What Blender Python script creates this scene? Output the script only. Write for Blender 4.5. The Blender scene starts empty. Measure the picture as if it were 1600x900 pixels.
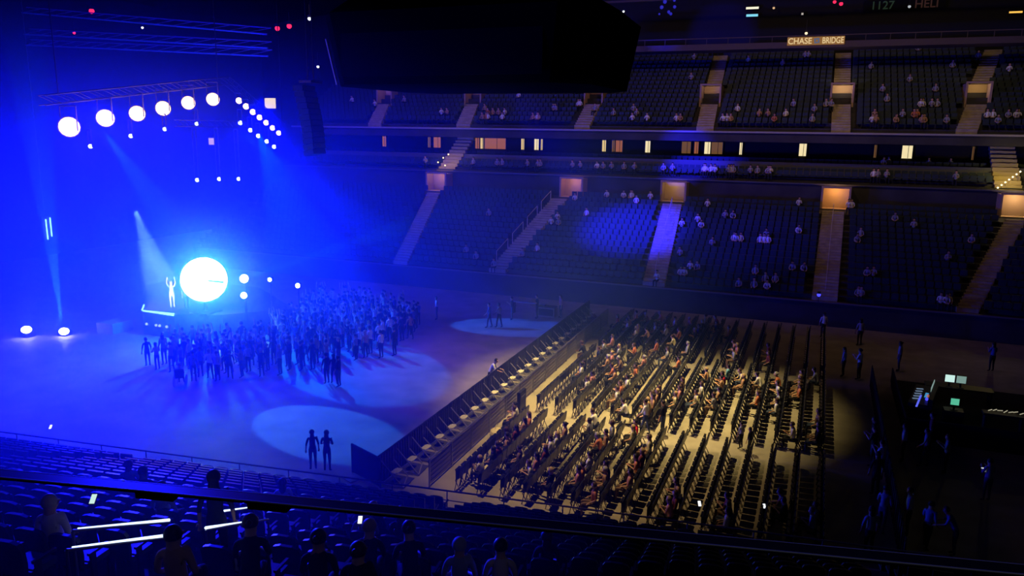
import bpy, math, random
from mathutils import Vector, Matrix
random.seed(7)
R = math.radians
SC = bpy.context.scene
COL = SC.collection

# ------------------------------------------------------------------ camera
cd = bpy.data.cameras.new('camera'); cam = bpy.data.objects.new('camera', cd); COL.objects.link(cam)
yaw, pitch, roll, EYE = R(21.6), R(11.7), R(0.7), 13.5
fwd = Vector((-math.sin(yaw)*math.cos(pitch), math.cos(yaw)*math.cos(pitch), -math.sin(pitch)))
rt = Vector((math.cos(yaw), math.sin(yaw), 0)); upv = rt.cross(fwd)
RX = rt*math.cos(roll)+upv*math.sin(roll); UX = upv*math.cos(roll)-rt*math.sin(roll)
cam.matrix_world = Matrix(((RX.x, UX.x, -fwd.x, 0), (RX.y, UX.y, -fwd.y, 0), (RX.z, UX.z, -fwd.z, EYE), (0, 0, 0, 1)))
cd.sensor_width = 36; cd.lens = 36*1210/1600; cd.clip_start = .1; cd.clip_end = 400
SC.camera = cam
def in_view(x, y, z, m=40):
    d = Vector((x, y, z-EYE)); w = d.dot(fwd)
    if w < .5: return False
    px = 800+1210*d.dot(RX)/w; py = 450-1210*d.dot(UX)/w
    return -m < px < 1600+m and -m < py < 900+m

# ------------------------------------------------------------------ colour management, world, sampling
SC.view_settings.view_transform = 'Standard'; SC.view_settings.look = 'None'
SC.view_settings.gamma = 1; SC.view_settings.exposure = 0.0; SC.view_settings.use_curve_mapping = False
w = bpy.data.worlds.new('world'); SC.world = w; w.use_nodes = True
w.node_tree.nodes['Background'].inputs[0].default_value = (.02, .02, .06, 1)
w.node_tree.nodes['Background'].inputs[1].default_value = .05
cy = SC.cycles
cy.max_bounces = 3; cy.diffuse_bounces = 1; cy.glossy_bounces = 1; cy.transmission_bounces = 2
cy.volume_bounces = 0; cy.transparent_max_bounces = 8; cy.use_denoising = True
cy.sample_clamp_indirect = 3; cy.caustics_reflective = False; cy.caustics_refractive = False
cy.volume_step_rate = 1.0; cy.volume_max_steps = 64

# ------------------------------------------------------------------ main lights (house lamps, show lamps and added fills)
def lamp(name, kind, loc, power, color, aim=None, size=.3, angle=60, blend=.5):
    d = bpy.data.lights.new(name, kind); d.energy = power; d.color = color
    if kind == 'SPOT':
        d.spot_size = R(angle); d.spot_blend = blend; d.shadow_soft_size = size
    elif kind == 'AREA':
        d.size = size
    else:
        d.shadow_soft_size = size
    o = bpy.data.objects.new(name, d); COL.objects.link(o); o.location = loc
    if aim is not None:
        o.rotation_euler = (Vector(aim)-Vector(loc)).to_track_quat('-Z', 'Y').to_euler()
    return o
# warm house wash over the seated floor, from the grid above the barricade
lamp('floor_wash_lamp', 'SPOT', (-8.8, 36.5, 23), 44000, (1, .75, .30), (-8.3, 37.8, 0), .1, 52, 1)
lamp('floor_wash_lamp', 'SPOT', (-12.5, 27, 22), 13000, (1, .68, .30), (-8.6, 29.5, 0), .1, 44, 1)
lamp('tier_fill', 'POINT', (3, 1.5, 17), 60, (.8, .85, 1), None, .1)  # added fill above the camera side, brightens the parapet edges
lamp('side_wash_lamp', 'SPOT', (-17, 36.5, 15.4), 1500, (1, .52, .26), (-16.8, 39, 0), .3, 72, 1)
# warm house light on the far stands
lamp('far_stand_lamp', 'SPOT', (-10, 58, 27), 2600, (1, .60, .32), (-12, 80, 14), .5, 150, 1)
lamp('far_stand_lamp', 'SPOT', (8, 60, 27), 1700, (1, .72, .36), (8, 80, 14), .5, 120, 1)
lamp('far_stand_lamp', 'SPOT', (-40, 58, 26), 1700, (1, .62, .38), (-40, 78, 14), .5, 130, 1)
lamp('lower_bowl_lamp', 'SPOT', (0, 46, 24), 900, (1, .55, .34), (0, 64, 4), .5, 110, 1)
lamp('lower_bowl_lamp', 'SPOT', (-18, 46, 24), 900, (1, .5, .34), (-18, 64, 4), .5, 90, 1)
BLUE = (.0, .001, 1)
for loc, p in (((-37.5, 39, 5), 26000), ((-41, 32, 6), 17000), ((-45, 40, 6), 12000), ((-37, 44, 7), 8000), ((-36, 27, 4), 24000)):
    lamp('blue_stage_lamp', 'POINT', loc, p, BLUE, None, .5)
lamp('blue_floor_wash_lamp', 'SPOT', (-31, 38, 15), 42000, BLUE, (-30, 36, 0), .4, 92, .9)
lamp('blast_lamp', 'POINT', (-35.0, 36.7, 4.0), 1500, (.0, .8, .9), None, .3)
# moving heads that draw the pools on the floor
lamp('pool_lamp', 'SPOT', (-38, 44, 13), 80000, (.005, .05, 1), (-19.6, 48.1, 0), .12, 12.5, .12)
lamp('pool_lamp', 'SPOT', (-38, 46, 13), 110000, (.0, .06, 1), (-25.0, 37.2, 0), .12, 24, .12)
lamp('pool_lamp', 'SPOT', (-38, 33, 13), 90000, (.01, .085, 1), (-20.3, 27.6, 0), .12, 13, .15)
lamp('grid_spot_lamp', 'SPOT', (-24, 50, 22), 330000, (.01, .01, 1), (-14.8, 65, 4.8), .12, 25, 1)
lamp('grid_spot_lamp', 'SPOT', (-22, 52, 18), 150000, (.01, .01, 1), (-11, 75.5, 10.2), .12, 15, 1)
lamp('grid_spot_lamp', 'SPOT', (-20, 50, 22), 26000, (.01, .01, 1), (-6, 64.5, 4.2), .12, 26, .9)
lamp('grid_spot_lamp', 'SPOT', (-22, 60, 22), 26000, (.01, .01, 1), (-12, 90, 23.6), .12, 14, .7)
lamp('floor_beam_lamp', 'SPOT', (-44.35, 33.95, .75), 30000, (.1, .9, 1), (-45.0, 34.3, 8), .05, 9, .3)
lamp('floor_beam_lamp', 'SPOT', (-33.2, 38.6, 4.05), 16000, (.1, .9, 1), (-26.0, 39.6, 6.6), .05, 6, .3)
lamp('stage_front_lamp', 'SPOT', (-34, 31, 9), 26000, (.5, .85, 1), (-39.4, 37.7, 2.4), .1, 15, .5)
lamp('near_stand_fill', 'SPOT', (-30, 26, 14), 110000, (.003, .004, 1), (-12, 9, 7), .3, 42, .9)  # added blue fill that brightens the near stand and the haze over it

# ------------------------------------------------------------------ materials
MATS = {}
def mat(name, col, rough=.7, metal=0, spec=.3, emit=None, es=0, noise=None, nl=True):
    if name in MATS: return MATS[name]
    m = bpy.data.materials.new(name); m.use_nodes = True
    b = m.node_tree.nodes['Principled BSDF']
    b.inputs['Base Color'].default_value = (*col, 1); b.inputs['Roughness'].default_value = rough
    b.inputs['Metallic'].default_value = metal; b.inputs['Specular IOR Level'].default_value = spec
    nt = m.node_tree
    if emit:
        b.inputs['Emission Color'].default_value = (*emit, 1); b.inputs['Emission Strength'].default_value = es
        if nl: m.cycles.emission_sampling = 'NONE'
    if noise:
        sc, amt = noise
        tc = nt.nodes.new('ShaderNodeTexCoord'); n = nt.nodes.new('ShaderNodeTexNoise'); n.inputs['Scale'].default_value = sc
        n.inputs['Detail'].default_value = 5
        r = nt.nodes.new('ShaderNodeValToRGB')
        r.color_ramp.elements[0].position = .3; r.color_ramp.elements[1].position = .7
        r.color_ramp.elements[0].color = (*[c*(1-amt) for c in col], 1); r.color_ramp.elements[1].color = (*[min(1, c*(1+amt)) for c in col], 1)
        nt.links.new(tc.outputs['Object'], n.inputs['Vector']); nt.links.new(n.outputs['Fac'], r.inputs['Fac']); nt.links.new(r.outputs['Color'], b.inputs['Base Color'])
    MATS[name] = m
    return m
FLOOR = mat('floor_covering', (.36, .32, .24), .6, noise=(.7, .22))
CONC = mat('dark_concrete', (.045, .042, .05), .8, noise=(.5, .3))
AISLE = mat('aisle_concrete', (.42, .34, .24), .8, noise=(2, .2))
FASCIA = mat('fascia_paint', (.10, .10, .11), .5)
RIMM = mat('grey_rim', (.36, .33, .34), .5)
BLACK = mat('black_cloth', (.008, .008, .010), .9)
BPLAST = mat('black_plastic', (.012, .013, .016), .45)
SEATM = mat('dark_teal_seat', (.030, .042, .050), .5)
SEATB = mat('dark_seat_back', (.016, .017, .024), .35)
METAL = mat('grey_metal', (.30, .29, .30), .4, .8)
DMETAL = mat('dark_metal', (.04, .04, .045), .45, .6)
RAILM = mat('rail_paint', (.16, .13, .14), .5)
WOODY = mat('pink_ledge', (.30, .20, .17), .6)
PLATE = mat('pale_step_plate', (.80, .78, .66), .5)
GREYP = mat('steel_foot', (.30, .28, .28), .5, .2)
WHITE = mat('white_plastic', (.8, .8, .78), .5)
def glow(name, col, s): return mat(name, (.02, .02, .02), .6, emit=col, es=s)
G_BLAST = mat('blast_lens', (.1, .1, .1), .6, emit=(.75, .95, 1), es=14)
G_WARM = glow('blinder_lens', (1, .70, .36), 2.8)
G_PINK = glow('pinkish_lens', (1, .62, .55), 4)
G_COOL = glow('cool_lens', (.45, .6, 1), 5)
G_RED = glow('red_lamp_lens', (1, .02, .08), 1.6)
G_WHITE = glow('white_lamp_lens', (.9, .95, 1), 1.6)
G_BLUE = glow('blue_lamp_lens', (.05, .05, 1), 2)
G_CYAN = glow('cyan_strip', (.25, .9, 1), 2.5)
G_YEL = glow('lit_room_yellow', (1, .72, .28), .75)
G_CRM = glow('lit_room_cream', (1, .82, .45), .9)
G_ORG = glow('lit_room_orange', (.8, .25, .10), .35)
G_BRN = glow('lit_room_brown', (.6, .28, .10), .22)
G_SIGN = glow('sign_letters', (1, .72, .35), .75)
G_SIGNB = glow('sign_board', (.8, .36, .08), .30)
G_SCR = glow('screen_white', (.65, .95, .88), .9)
G_TEAL = glow('screen_teal', (.15, .8, .5), .6)
G_GLINT = glow('handrail_glint', (.55, .72, 1), 2.2)  # light reflected by the near stair handrails, as emission
SKINS = [mat('skin_light', (.62, .36, .24), .55), mat('skin_tan', (.48, .24, .13), .55), mat('skin_deep', (.20, .10, .06), .55)]
CLOTH = {k: mat('cloth_'+k, c, .85) for k, c in dict(white=(.80, .78, .72), cream=(.75, .66, .38), pale=(.62, .5, .42), orange=(.62, .20, .08),
    tan=(.50, .28, .14), maroon=(.20, .04, .05), brown=(.20, .12, .08), grey=(.32, .32, .35), black=(.012, .012, .014), pink=(.62, .26, .24),
    red=(.70, .02, .05), teal=(.16, .42, .46), navy=(.02, .025, .07), blue=(.10, .16, .38), denim=(.05, .07, .13), dark=(.02, .02, .022)).items()}
HAIRS = [mat('hair_dark', (.015, .010, .008), .5), mat('hair_brown', (.07, .035, .018), .5), mat('hair_blonde', (.42, .28, .12), .5), mat('hair_grey', (.35, .33, .32), .6)]

# ------------------------------------------------------------------ mesh helpers
class MB:
    def __init__(s): s.v = []; s.f = []; s.m = []
    def quad(s, pts, mi=0):
        b = len(s.v); s.v += [tuple(p) for p in pts]; s.f.append(tuple(range(b, b+len(pts)))); s.m.append(mi)
    def box(s, c, d, mi=0, rz=0, taper=1, M=None):
        b = len(s.v); hx, hy, hz = d[0]/2, d[1]/2, d[2]/2; cz, sz = math.cos(rz), math.sin(rz)
        for z, t in ((-hz, 1), (hz, taper)):
            for x, y in ((-hx, -hy), (hx, -hy), (hx, hy), (-hx, hy)):
                x *= t; y *= t
                p = (c[0]+x*cz-y*sz, c[1]+x*sz+y*cz, c[2]+z)
                s.v.append(tuple(M @ Vector(p)) if M else p)
        for q in ((3, 2, 1, 0), (4, 5, 6, 7), (0, 1, 5, 4), (1, 2, 6, 5), (2, 3, 7, 6), (3, 0, 4, 7)):
            s.f.append(tuple(b+i for i in q)); s.m.append(mi)
    def tube(s, a, b_, r, mi=0, n=6, r2=None):
        a, b_ = Vector(a), Vector(b_); d = (b_-a)
        if d.length < 1e-6: return
        q = d.to_track_quat('Z', 'Y'); r2 = r if r2 is None else r2; k = len(s.v)
        for p, rr in ((a, r), (b_, r2)):
            for i in range(n):
                t = 2*math.pi*i/n; s.v.append(tuple(p+q @ Vector((math.cos(t)*rr, math.sin(t)*rr, 0))))
        for i in range(n):
            j = (i+1) % n; s.f.append((k+i, k+j, k+n+j, k+n+i)); s.m.append(mi)
        s.f.append(tuple(k+n-1-i for i in range(n))); s.m.append(mi); s.f.append(tuple(k+n+i for i in range(n))); s.m.append(mi)
    def path(s, pts, r, mi=0, n=6):
        for a, b_ in zip(pts, pts[1:]): s.tube(a, b_, r, mi, n)
    def ball(s, c, r, mi=0, n=10, m=6, sx=1, sy=1, sz=1, zlo=-1):
        b = len(s.v); c = Vector(c)
        for i in range(m+1):
            t = math.pi*i/m
            z = max(math.cos(t), zlo)
            for j in range(n):
                a = 2*math.pi*j/n; s.v.append((c.x+r*sx*math.sin(t)*math.cos(a), c.y+r*sy*math.sin(t)*math.sin(a), c.z+r*sz*z))
        for i in range(m):
            for j in range(n):
                k = (j+1) % n
                s.f.append((b+i*n+j, b+(i+1)*n+j, b+(i+1)*n+k, b+i*n+k)); s.m.append(mi)
    def prism(s, pts, z0, z1, mi=0, mtop=None):
        n = len(pts); b = len(s.v)
        for z in (z0, z1): s.v += [(p[0], p[1], z) for p in pts]
        for i in range(n):
            j = (i+1) % n; s.f.append((b+i, b+j, b+n+j, b+n+i)); s.m.append(mi)
        s.f.append(tuple(b+n-1-i for i in range(n))); s.m.append(mi); s.f.append(tuple(b+n+i for i in range(n))); s.m.append(mi if mtop is None else mtop)
    def mesh(s, name, mats):
        me = bpy.data.meshes.new(name); me.from_pydata(s.v, [], s.f)
        for m in (mats if isinstance(mats, (list, tuple)) else [mats]): me.materials.append(m)
        me.polygons.foreach_set('material_index', s.m); me.update()
        return me
    def build(s, name, mats, parent=None, loc=None, rz=0):
        o = bpy.data.objects.new(name, s.mesh(name, mats)); COL.objects.link(o)
        if parent: o.parent = parent
        if loc: o.location = loc
        o.rotation_euler.z = rz
        return o
def tag(o, label, cat, group=None, kind=None):
    o['label'] = label; o['category'] = cat
    if group: o['group'] = group
    if kind: o['kind'] = kind
    return o
def struct(o, label=None):
    o['kind'] = 'structure'
    if label: o['label'] = label
    return o
def empty(name, loc, rz=0):
    o = bpy.data.objects.new(name, None); COL.objects.link(o); o.location = loc; o.rotation_euler.z = rz; return o
def copy_tree(o, parent=None):
    c = o.copy(); COL.objects.link(c)
    if parent: c.parent = parent
    for ch in list(o.children): copy_tree(ch, c)
    return c
ORD = ['first', 'second', 'third', 'fourth', 'fifth', 'sixth', 'seventh', 'eighth', 'ninth', 'tenth', 'eleventh', 'twelfth', 'thirteenth', 'fourteenth', 'fifteenth',
       'sixteenth', 'seventeenth', 'eighteenth', 'nineteenth', 'twentieth', 'twenty-first', 'twenty-second', 'twenty-third', 'twenty-fourth', 'twenty-fifth', 'twenty-sixth', 'twenty-seventh', 'twenty-eighth', 'twenty-ninth', 'thirtieth']

# ------------------------------------------------------------------ the arena shell
b = MB(); b.box((-25, 38, -.1), (130, 110, .2)); struct(b.build('floor', FLOOR))
b = MB()
for i in range(22):   # shallow vault
    x0 = -80+i*6.0; zc = lambda x: 30-((x+15)/65)**2*4
    b.quad([(x0, -8, zc(x0)), (x0+6, -8, zc(x0+6)), (x0+6, 98, zc(x0+6)), (x0, 98, zc(x0))])
struct(b.build('ceiling', BLACK))
b = MB(); b.box((-22, 91, 15), (112, .4, 32)); struct(b.build('wall_back', mat('back_wall_paint', (.02, .02, .024), .8)))
b = MB(); b.box((-74, 40, 15), (.4, 104, 32)); struct(b.build('wall_left', BLACK))
b = MB(); b.box((32, 40, 15), (.4, 104, 32)); struct(b.build('wall_right', BLACK))

X0, X1 = -56, 24
# far lower bowl: front wall, 15 treads, cross wall, back tier
b = MB()
prof = [(57.6, 0), (57.6, 1.7)]
for k in range(15):
    z = 1.7+.364*k; prof += [(57.8+.83*k, max(1.7, z-.364)), (57.8+.83*k+.001, z)]
prof += [(70.6, 7.1), (72.0, 7.1), (72.0, 9.0)]
for k in range(3): prof += [(73+.83*k, 9.0+.2*k), (73+.83*k+.001, 9.2+.2*k)]
prof += [(76.0, 9.6), (76.0, 10.1), (78.2, 10.1), (78.2, 10.3), (79.8, 10.3)]
for (y0, z0), (y1, z1) in zip(prof, prof[1:]): b.quad([(X0, y0, z0), (X1, y0, z0), (X1, y1, z1), (X0, y1, z1)])
struct(b.build('wall_far_lower_bowl', CONC), 'stepped concrete of the far lower bowl')
b = MB()   # upper deck
prof = [(79.9, 12.95), (73.9, 12.5), (73.6, 12.5), (73.6, 13.3), (74.0, 13.3)]
for j in range(17): prof += [(74.4+.8*j, 13.3+.46*j), (74.4+.8*j+.001, 13.76+.46*j)]
prof += [(90.5, 21.2)]
for (y0, z0), (y1, z1) in zip(prof, prof[1:]): b.quad([(X0, y0, z0), (X1, y0, z0), (X1, y1, z1), (X0, y1, z1)])
struct(b.build('wall_far_upper_deck', CONC), 'stepped concrete of the far upper deck')
b = MB(); b.box(((X0+X1)/2, 73.5, 13.35), (X1-X0, .12, .16)); struct(b.build('trim_upper_deck_rail', RIMM), 'pale rail along the front of the upper deck')
b = MB(); b.box(((X0+X1)/2, 80.2, 11.8), (X1-X0, .3, 2.6)); struct(b.build('wall_suites', mat('suite_wall', (.03, .022, .02), .7)))
b = MB(); b.box(((X0+X1)/2, 75.55, 10.15), (X1-X0, .2, 1.1)); struct(b.build('trim_suite_fascia', FASCIA), 'fascia below the suites')
b = MB(); b.box(((X0+X1)/2, 71.95, 9.05), (X1-X0, .14, .12)); struct(b.build('trim_portal_rail', FASCIA), 'rail above the lower portals')
b = MB(); b.box(((X0+X1)/2, 57.5, 1.75), (X1-X0, .14, .1)); struct(b.build('trim_lower_bowl_rail', RAILM))
# overhead press bridge with its fascia
b = MB(); b.box((-2.5, 80.6, 21.3), (43, 3, .55)); b.box((-2.5, 79.1, 22.1), (43, .08, .08), 0)
for i in range(22): b.box((-23.5+2*i, 79.1, 21.8), (.05, .05, .6))
b.box((-2.5, 80, 26), (43, .1, .2))
struct(b.build('wall_bridge', mat('bridge_paint', (.10, .07, .06), .7)), 'long press bridge over the upper deck')

# aisles: stepped strips (world points of the strip's lower and upper end)
ni = 0
def aisle(xa, ya, xb, yb, width, zf, label, treads, name='floor_aisle'):
    b = MB(); n = treads
    for i in range(n):
        t = (i+.5)/n; x = xa+(xb-xa)*t; y = ya+(yb-ya)*t; z = zf(y)
        b.box((x, y, z-.16), (width, abs(yb-ya)/n*1.0, .42))
        b.box((x, y-abs(yb-ya)/n*.45, z+.055), (width, .03, .01), 1)
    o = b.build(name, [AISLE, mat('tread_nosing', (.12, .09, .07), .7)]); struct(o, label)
zlow = lambda y: 1.7+.4386*(y-57.8)+.02
zup = lambda y: 13.76+.575*(y-74.4)+.03
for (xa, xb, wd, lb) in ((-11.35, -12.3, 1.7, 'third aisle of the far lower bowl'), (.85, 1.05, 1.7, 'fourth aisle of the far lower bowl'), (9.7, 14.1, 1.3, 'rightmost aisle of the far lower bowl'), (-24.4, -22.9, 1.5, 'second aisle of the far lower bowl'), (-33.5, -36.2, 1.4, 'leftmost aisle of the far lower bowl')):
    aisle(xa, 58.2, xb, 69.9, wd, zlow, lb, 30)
UA = [(-45.6, -46.8), (-35.0, -35.8), (-22.25, -22.3), (-10.45, -10.7), (1.1, 1.0), (10.6, 11.7)]
for i, (xa, xb) in enumerate(UA):
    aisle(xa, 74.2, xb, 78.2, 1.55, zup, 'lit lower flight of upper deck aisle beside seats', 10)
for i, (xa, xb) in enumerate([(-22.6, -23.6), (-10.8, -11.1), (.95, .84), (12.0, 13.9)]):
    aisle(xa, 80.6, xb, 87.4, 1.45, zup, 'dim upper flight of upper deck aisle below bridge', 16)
# stairs that drop from the upper deck to the portal level
for xs, lb in ((-36.5, 'lit stair behind the lower bowl, near the stage'), (14.0, 'lit yellow stair at the right edge')):
    b = MB()
    for i in range(12): b.box((xs, 72.6+.5*i, 8.6+.33*i), (1.9, .5, .34))
    struct(b.build('floor_stair', mat('stair_concrete', (.5, .38, .20), .8)), lb)
lamp('stair_lamp', 'POINT', (-36.6, 72.3, 10.6), 60, (1, .72, .3), None, .1)
lamp('stair_lamp', 'POINT', (14.0, 72.3, 10.6), 110, (1, .8, .2), None, .1)

# vomitory portals: side walls, lintel, inner wall lit by a lamp
def portal(name, x, y, z, w_, h, d, lb, power, col=(1, .6, .28)):
    t = empty(name, (x, y, z)); struct(t, lb)
    b = MB(); b.box((-w_/2-.08, d/2, h/2), (.16, d, h)); b.box((w_/2+.08, d/2, h/2), (.16, d, h)); b.box((0, .08, h+.08), (w_+.32, .16, .16)); o = b.build('portal_frame', mat('portal_wall', (.45, .30, .22), .8), t); 
    b = MB(); b.box((0, d-.05, h/2), (w_, .1, h)); b.box((0, d/2, .02), (w_, d, .04)); b.build('portal_back', mat('portal_inner', (.60, .42, .26), .8), t)
    lamp('portal_lamp', 'POINT', (x, y+d*.4, z+h-.25), power, col, None, .08)
nport = 0
for x, lb, p, c in ((-36.3, 'portal behind the lower bowl, beside the stage haze', 14, (1, .55, .4)), (-22.0, 'orange portal above the second lower aisle', 16, (1, .45, .18)), (-12.4, 'blue tinted portal above the third lower aisle', 12, (1, .7, .2)), (1.15, 'bright orange portal above the fourth lower aisle', 45, (1, .5, .18)), (14.2, 'pale portal at the right edge', 45, (1, .7, .4))):
    portal('door_frame_portal', x, 70.4, 7.1, 2.0, 1.75, 1.5, lb, p, c)
for x, lb, p, c in ((-46.9, 'upper portal beside the hanging speakers', 4, (1, .5, .3)), (-35.9, 'second upper portal from the stage', 3, (1, .5, .3)), (-22.4, 'third upper portal from the stage', 2, (1, .5, .3)), (-10.75, 'fourth upper portal from the stage', 8, (1, .7, .6)), (.98, 'brightest upper portal under the bridge sign', 36, (1, .75, .5)), (11.8, 'rightmost upper portal', 16, (1, .75, .35))):
    portal('door_frame_portal', x, 78.4, 15.7, 1.7, 2.0, 2.0, lb, p, c)

# lit suite windows
WN = [(-47.9, .5, 'o'), (-42, .35, 'b'), (-41.0, .9, 'o'), (-36.0, .5, 'r'), (-35.4, .45, 'y'), (-33.9, 2.6, 'o'), (-30.6, .35, 'y'), (-29.0, .5, 'c'), (-28.4, .2, 'y'), (-21.5, .4, 'y'), (-20.5, .3, 'b'), (-19.9, .7, 'o'),
      (-16.9, .5, 'c'), (-13.0, .9, 'b'), (-12.0, .4, 'o'), (-10.9, .6, 'c'), (-10.0, 1.1, 'b'), (-7.7, .25, 'c'), (-2.0, .65, 'c'), (4.3, .2, 'b'), (6.95, .85, 'c'), (12.2, .15, 'b')]
GW = dict(o=G_ORG, b=G_BRN, r=G_ORG, y=G_YEL, c=G_CRM)
for i, (x, w_, k) in enumerate(WN):
    b = MB(); b.box((x, 80.0, 11.75), (w_, .12, 1.15)); o = b.build('window_%d' % (i+1), GW[k]); struct(o)
    b = MB(); b.box((-w_/2-.04, 0, 0), (.08, .2, 1.25)); b.box((w_/2+.04, 0, 0), (.08, .2, 1.25)); b.box((0, 0, .62), (w_, .2, .08)); b.box((w_*.1, -.08, 0), (.04, .04, 1.15)); f = b.build('window_frame', DMETAL, o); f.location = (x, 80, 11.75)

# near bowl, turned a little against the floor
NA = R(7.3); NO = Vector((-7, 22.5)); NU = Vector((math.cos(NA), math.sin(NA))); NV = Vector((-math.sin(NA), math.cos(NA)))
def nb(u, v, z): p = NO+NU*u+NV*v; return (p.x, p.y, z)
b = MB(); U0, U1 = -40, 16
prof = [(0, 0), (0, .62), (-.75, .62), (-.75, 1.0)]
for k in range(21): prof += [(-.85-.83*k-.15, 1.0+.37*max(0, k-1)), (-.85-.83*k-.151, 1.0+.37*k)]
for (v0, z0), (v1, z1) in zip(prof, prof[1:]): b.quad([nb(U0, v0, z0), nb(U1, v0, z0), nb(U1, v1, z1), nb(U0, v1, z1)])
struct(b.build('wall_near_lower_bowl', CONC), 'stepped concrete of the near lower bowl')
b = MB(); b.quad([nb(U0, -.02, .63), nb(U1, -.02, .63), nb(U1, -.74, .63), nb(U0, -.74, .63)]); struct(b.build('trim_near_ledge', WOODY), 'pinkish ledge in front of the near stand')
# front guard rail of the near stand
t = empty('guard_rail', nb(-12, -.1, .63)); t.rotation_euler.z = NA; tag(t, 'brown metal guard rail along the front of the near stand', 'railing')
b = MB(); b.tube((-26, 0, .75), (26, 0, .75), .03); b.build('top_rail', RAILM, t)
b = MB(); b.tube((-26, 0, .4), (26, 0, .4), .018); b.build('middle_rail', RAILM, t)
pm = None
for i in range(27):
    if pm is None:
        b = MB(); b.tube((0, 0, 0), (0, 0, .75), .022); pm = b.build('post', RAILM, t); pm.location = (-26, 0, 0)
    else:
        c = pm.copy(); COL.objects.link(c); c.location = (-26+2*i, 0, 0)
# camera side parapet rail
ra, rb = Vector((-8.6, 3.70, 10.5)), Vector((4.2, 6.48, 10.5)); rd = (rb-ra); rl = rd.length; rang = math.atan2(rd.y, rd.x)
t = empty('parapet_rail', (ra.x, ra.y, 9.0)); t.rotation_euler.z = rang; tag(t, 'dark flat-topped handrail with two pale edges crossing the bottom of view', 'railing')
b = MB(); b.box((rl/2, 0, 1.5), (rl, .13, .03)); b.build('rail_cap', mat('rail_cap_black', (.012, .012, .016), .3), t)
b = MB(); b.tube((0, -.066, 1.51), (rl, -.066, 1.51), .007); b.tube((0, .066, 1.51), (rl, .066, 1.51), .007); b.build('edge_trim', mat('edge_steel', (.5, .5, .55), .4, .2), t)['label'] = 'thin pale steel edge strips'
for i, x in enumerate((0, 12.9)):
    b = MB(); b.box((x, 0, .72), (.012, .05, 1.5)); b.build('post', DMETAL, t)
for x in (3.75, 4.75):
    b = MB(); b.box((x, 0, 1.47), (.34, .15, .06)); b.build('bracket', BLACK, t)

# ------------------------------------------------------------------ seats of the bowls
def seat_prims(b, M, ms=0, mb=1, back_lean=.10):
    b.box((0, 0, .44), (.44, .42, .07), ms, M=M)
    b.box((0, -.22, .68), (.46, .06, .46), mb, taper=1, M=M)
def seat_proto():
    t = empty('stadium_seat', (0, 0, 0))
    b = MB(); b.box((0, .02, .43), (.44, .40, .08)); b.box((0, .2, .41), (.42, .05, .05)); b.build('seat', SEATM, t)
    b = MB()
    pts = [(-.20, .45), (.20, .45), (.235, .62), (.24, .84), (.20, .90), (.10, .925), (-.10, .925), (-.20, .90), (-.24, .84), (-.235, .62)]
    k = len(b.v)
    for y in (-.20, -.26):
        for px, pz in pts: b.v.append((px, y-.12*(pz-.45), pz))
    n = len(pts)
    for i in range(n): j = (i+1) % n; b.f.append((k+i, k+j, k+n+j, k+n+i)); b.m.append(0)
    b.f.append(tuple(range(k, k+n))); b.m.append(0); b.f.append(tuple(k+n+n-1-i for i in range(n))); b.m.append(0)
    b.build('backrest', SEATB, t)
    b = MB(); b.box((-.25, 0, .60), (.045, .34, .035)); b.box((.25, 0, .60), (.045, .34, .035)); b.box((-.25, -.1, .3), (.04, .08, .6)); b.box((.25, -.1, .3), (.04, .08, .6)); b.box((0, -.16, .5), (.5, .03, .03)); b.build('armrest_frame', BPLAST, t)
    return t
near = []
for k in range(0, 21):
    n = int((U1-U0)/.56)
    for i in range(n):
        u = U0+.3+.56*i
        if -3.5 < u < -2.3 or -15.2 < u < -14.0 or 8 < u < 9.2: continue
        p = nb(u, -.85-.83*k-.75+.25, 1.0+.37*k+ (0 if k else 0))
        p = nb(u, -.86-.83*k-.42, 1.37+.37*k-.37)
        d = (Vector(p)-Vector((0, 0, EYE))).length
        if in_view(*p): near.append((d, k, i, u, p))
# nearest of all plus the whole clearly outlined front row
front = [q for q in near if q[1] == 0 and -12.5 < q[3] < 4]
rest = sorted([q for q in near if q not in front])
indiv = front+rest[:298-len(front)]; ids = set((q[1], q[2]) for q in indiv)
proto = None
for d, k, i, u, p in indiv:
    if proto is None: proto = seat_proto(); o = proto
    else: o = copy_tree(proto)
    o.location = p; o.rotation_euler.z = NA
    if k == 0: lb = 'dark seat in the near stand front row, %s counting from the gate' % ORD[min(29, int((u+12.5)/.56))]
    else:
        side = 'left' if u < -3 else 'right'; cnt = int(abs(u+2.9)/.56)
        lb = 'dark near stand seat, %s row up, %s seat %s of the glinting handrails' % (ORD[k], ORD[min(29, cnt)], side)
    tag(o, lb, 'seat', 'dark plastic seats of the near stand')
b = MB()
for d, k, i, u, p in near:
    if (k, i) not in ids: seat_prims(b, Matrix.Translation(p) @ Matrix.Rotation(NA, 4, 'Z'))
def blocked(x, y, aisles):
    for (xa, ya, xb, yb, hw) in aisles:
        t = (y-ya)/(yb-ya)
        if -.02 <= t <= 1.02 and abs(x-(xa+(xb-xa)*t)) < hw: return True
    return False
LA = [(-11.35, 58.2, -12.3, 69.9, 1.15), (.85, 58.2, 1.05, 69.9, 1.15), (9.7, 58.2, 14.1, 69.9, .95), (-24.4, 58.2, -22.9, 69.9, 1.05), (-33.5, 58.2, -36.2, 69.9, 1.0)]
UAA = [(xa, 74.2, xb, 78.2, 1.05) for xa, xb in UA]+[(x, 77.9, x, 80.9, 1.2) for x in (-46.9, -35.9, -22.4, -10.75, .98, 11.8)]+[(xa, 80.6, xb, 88, 1.0) for xa, xb in ((-22.6, -23.6), (-10.8, -11.1), (.95, .84), (12.0, 13.9))]
Mr = Matrix.Rotation(math.pi, 4, 'Z')
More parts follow.
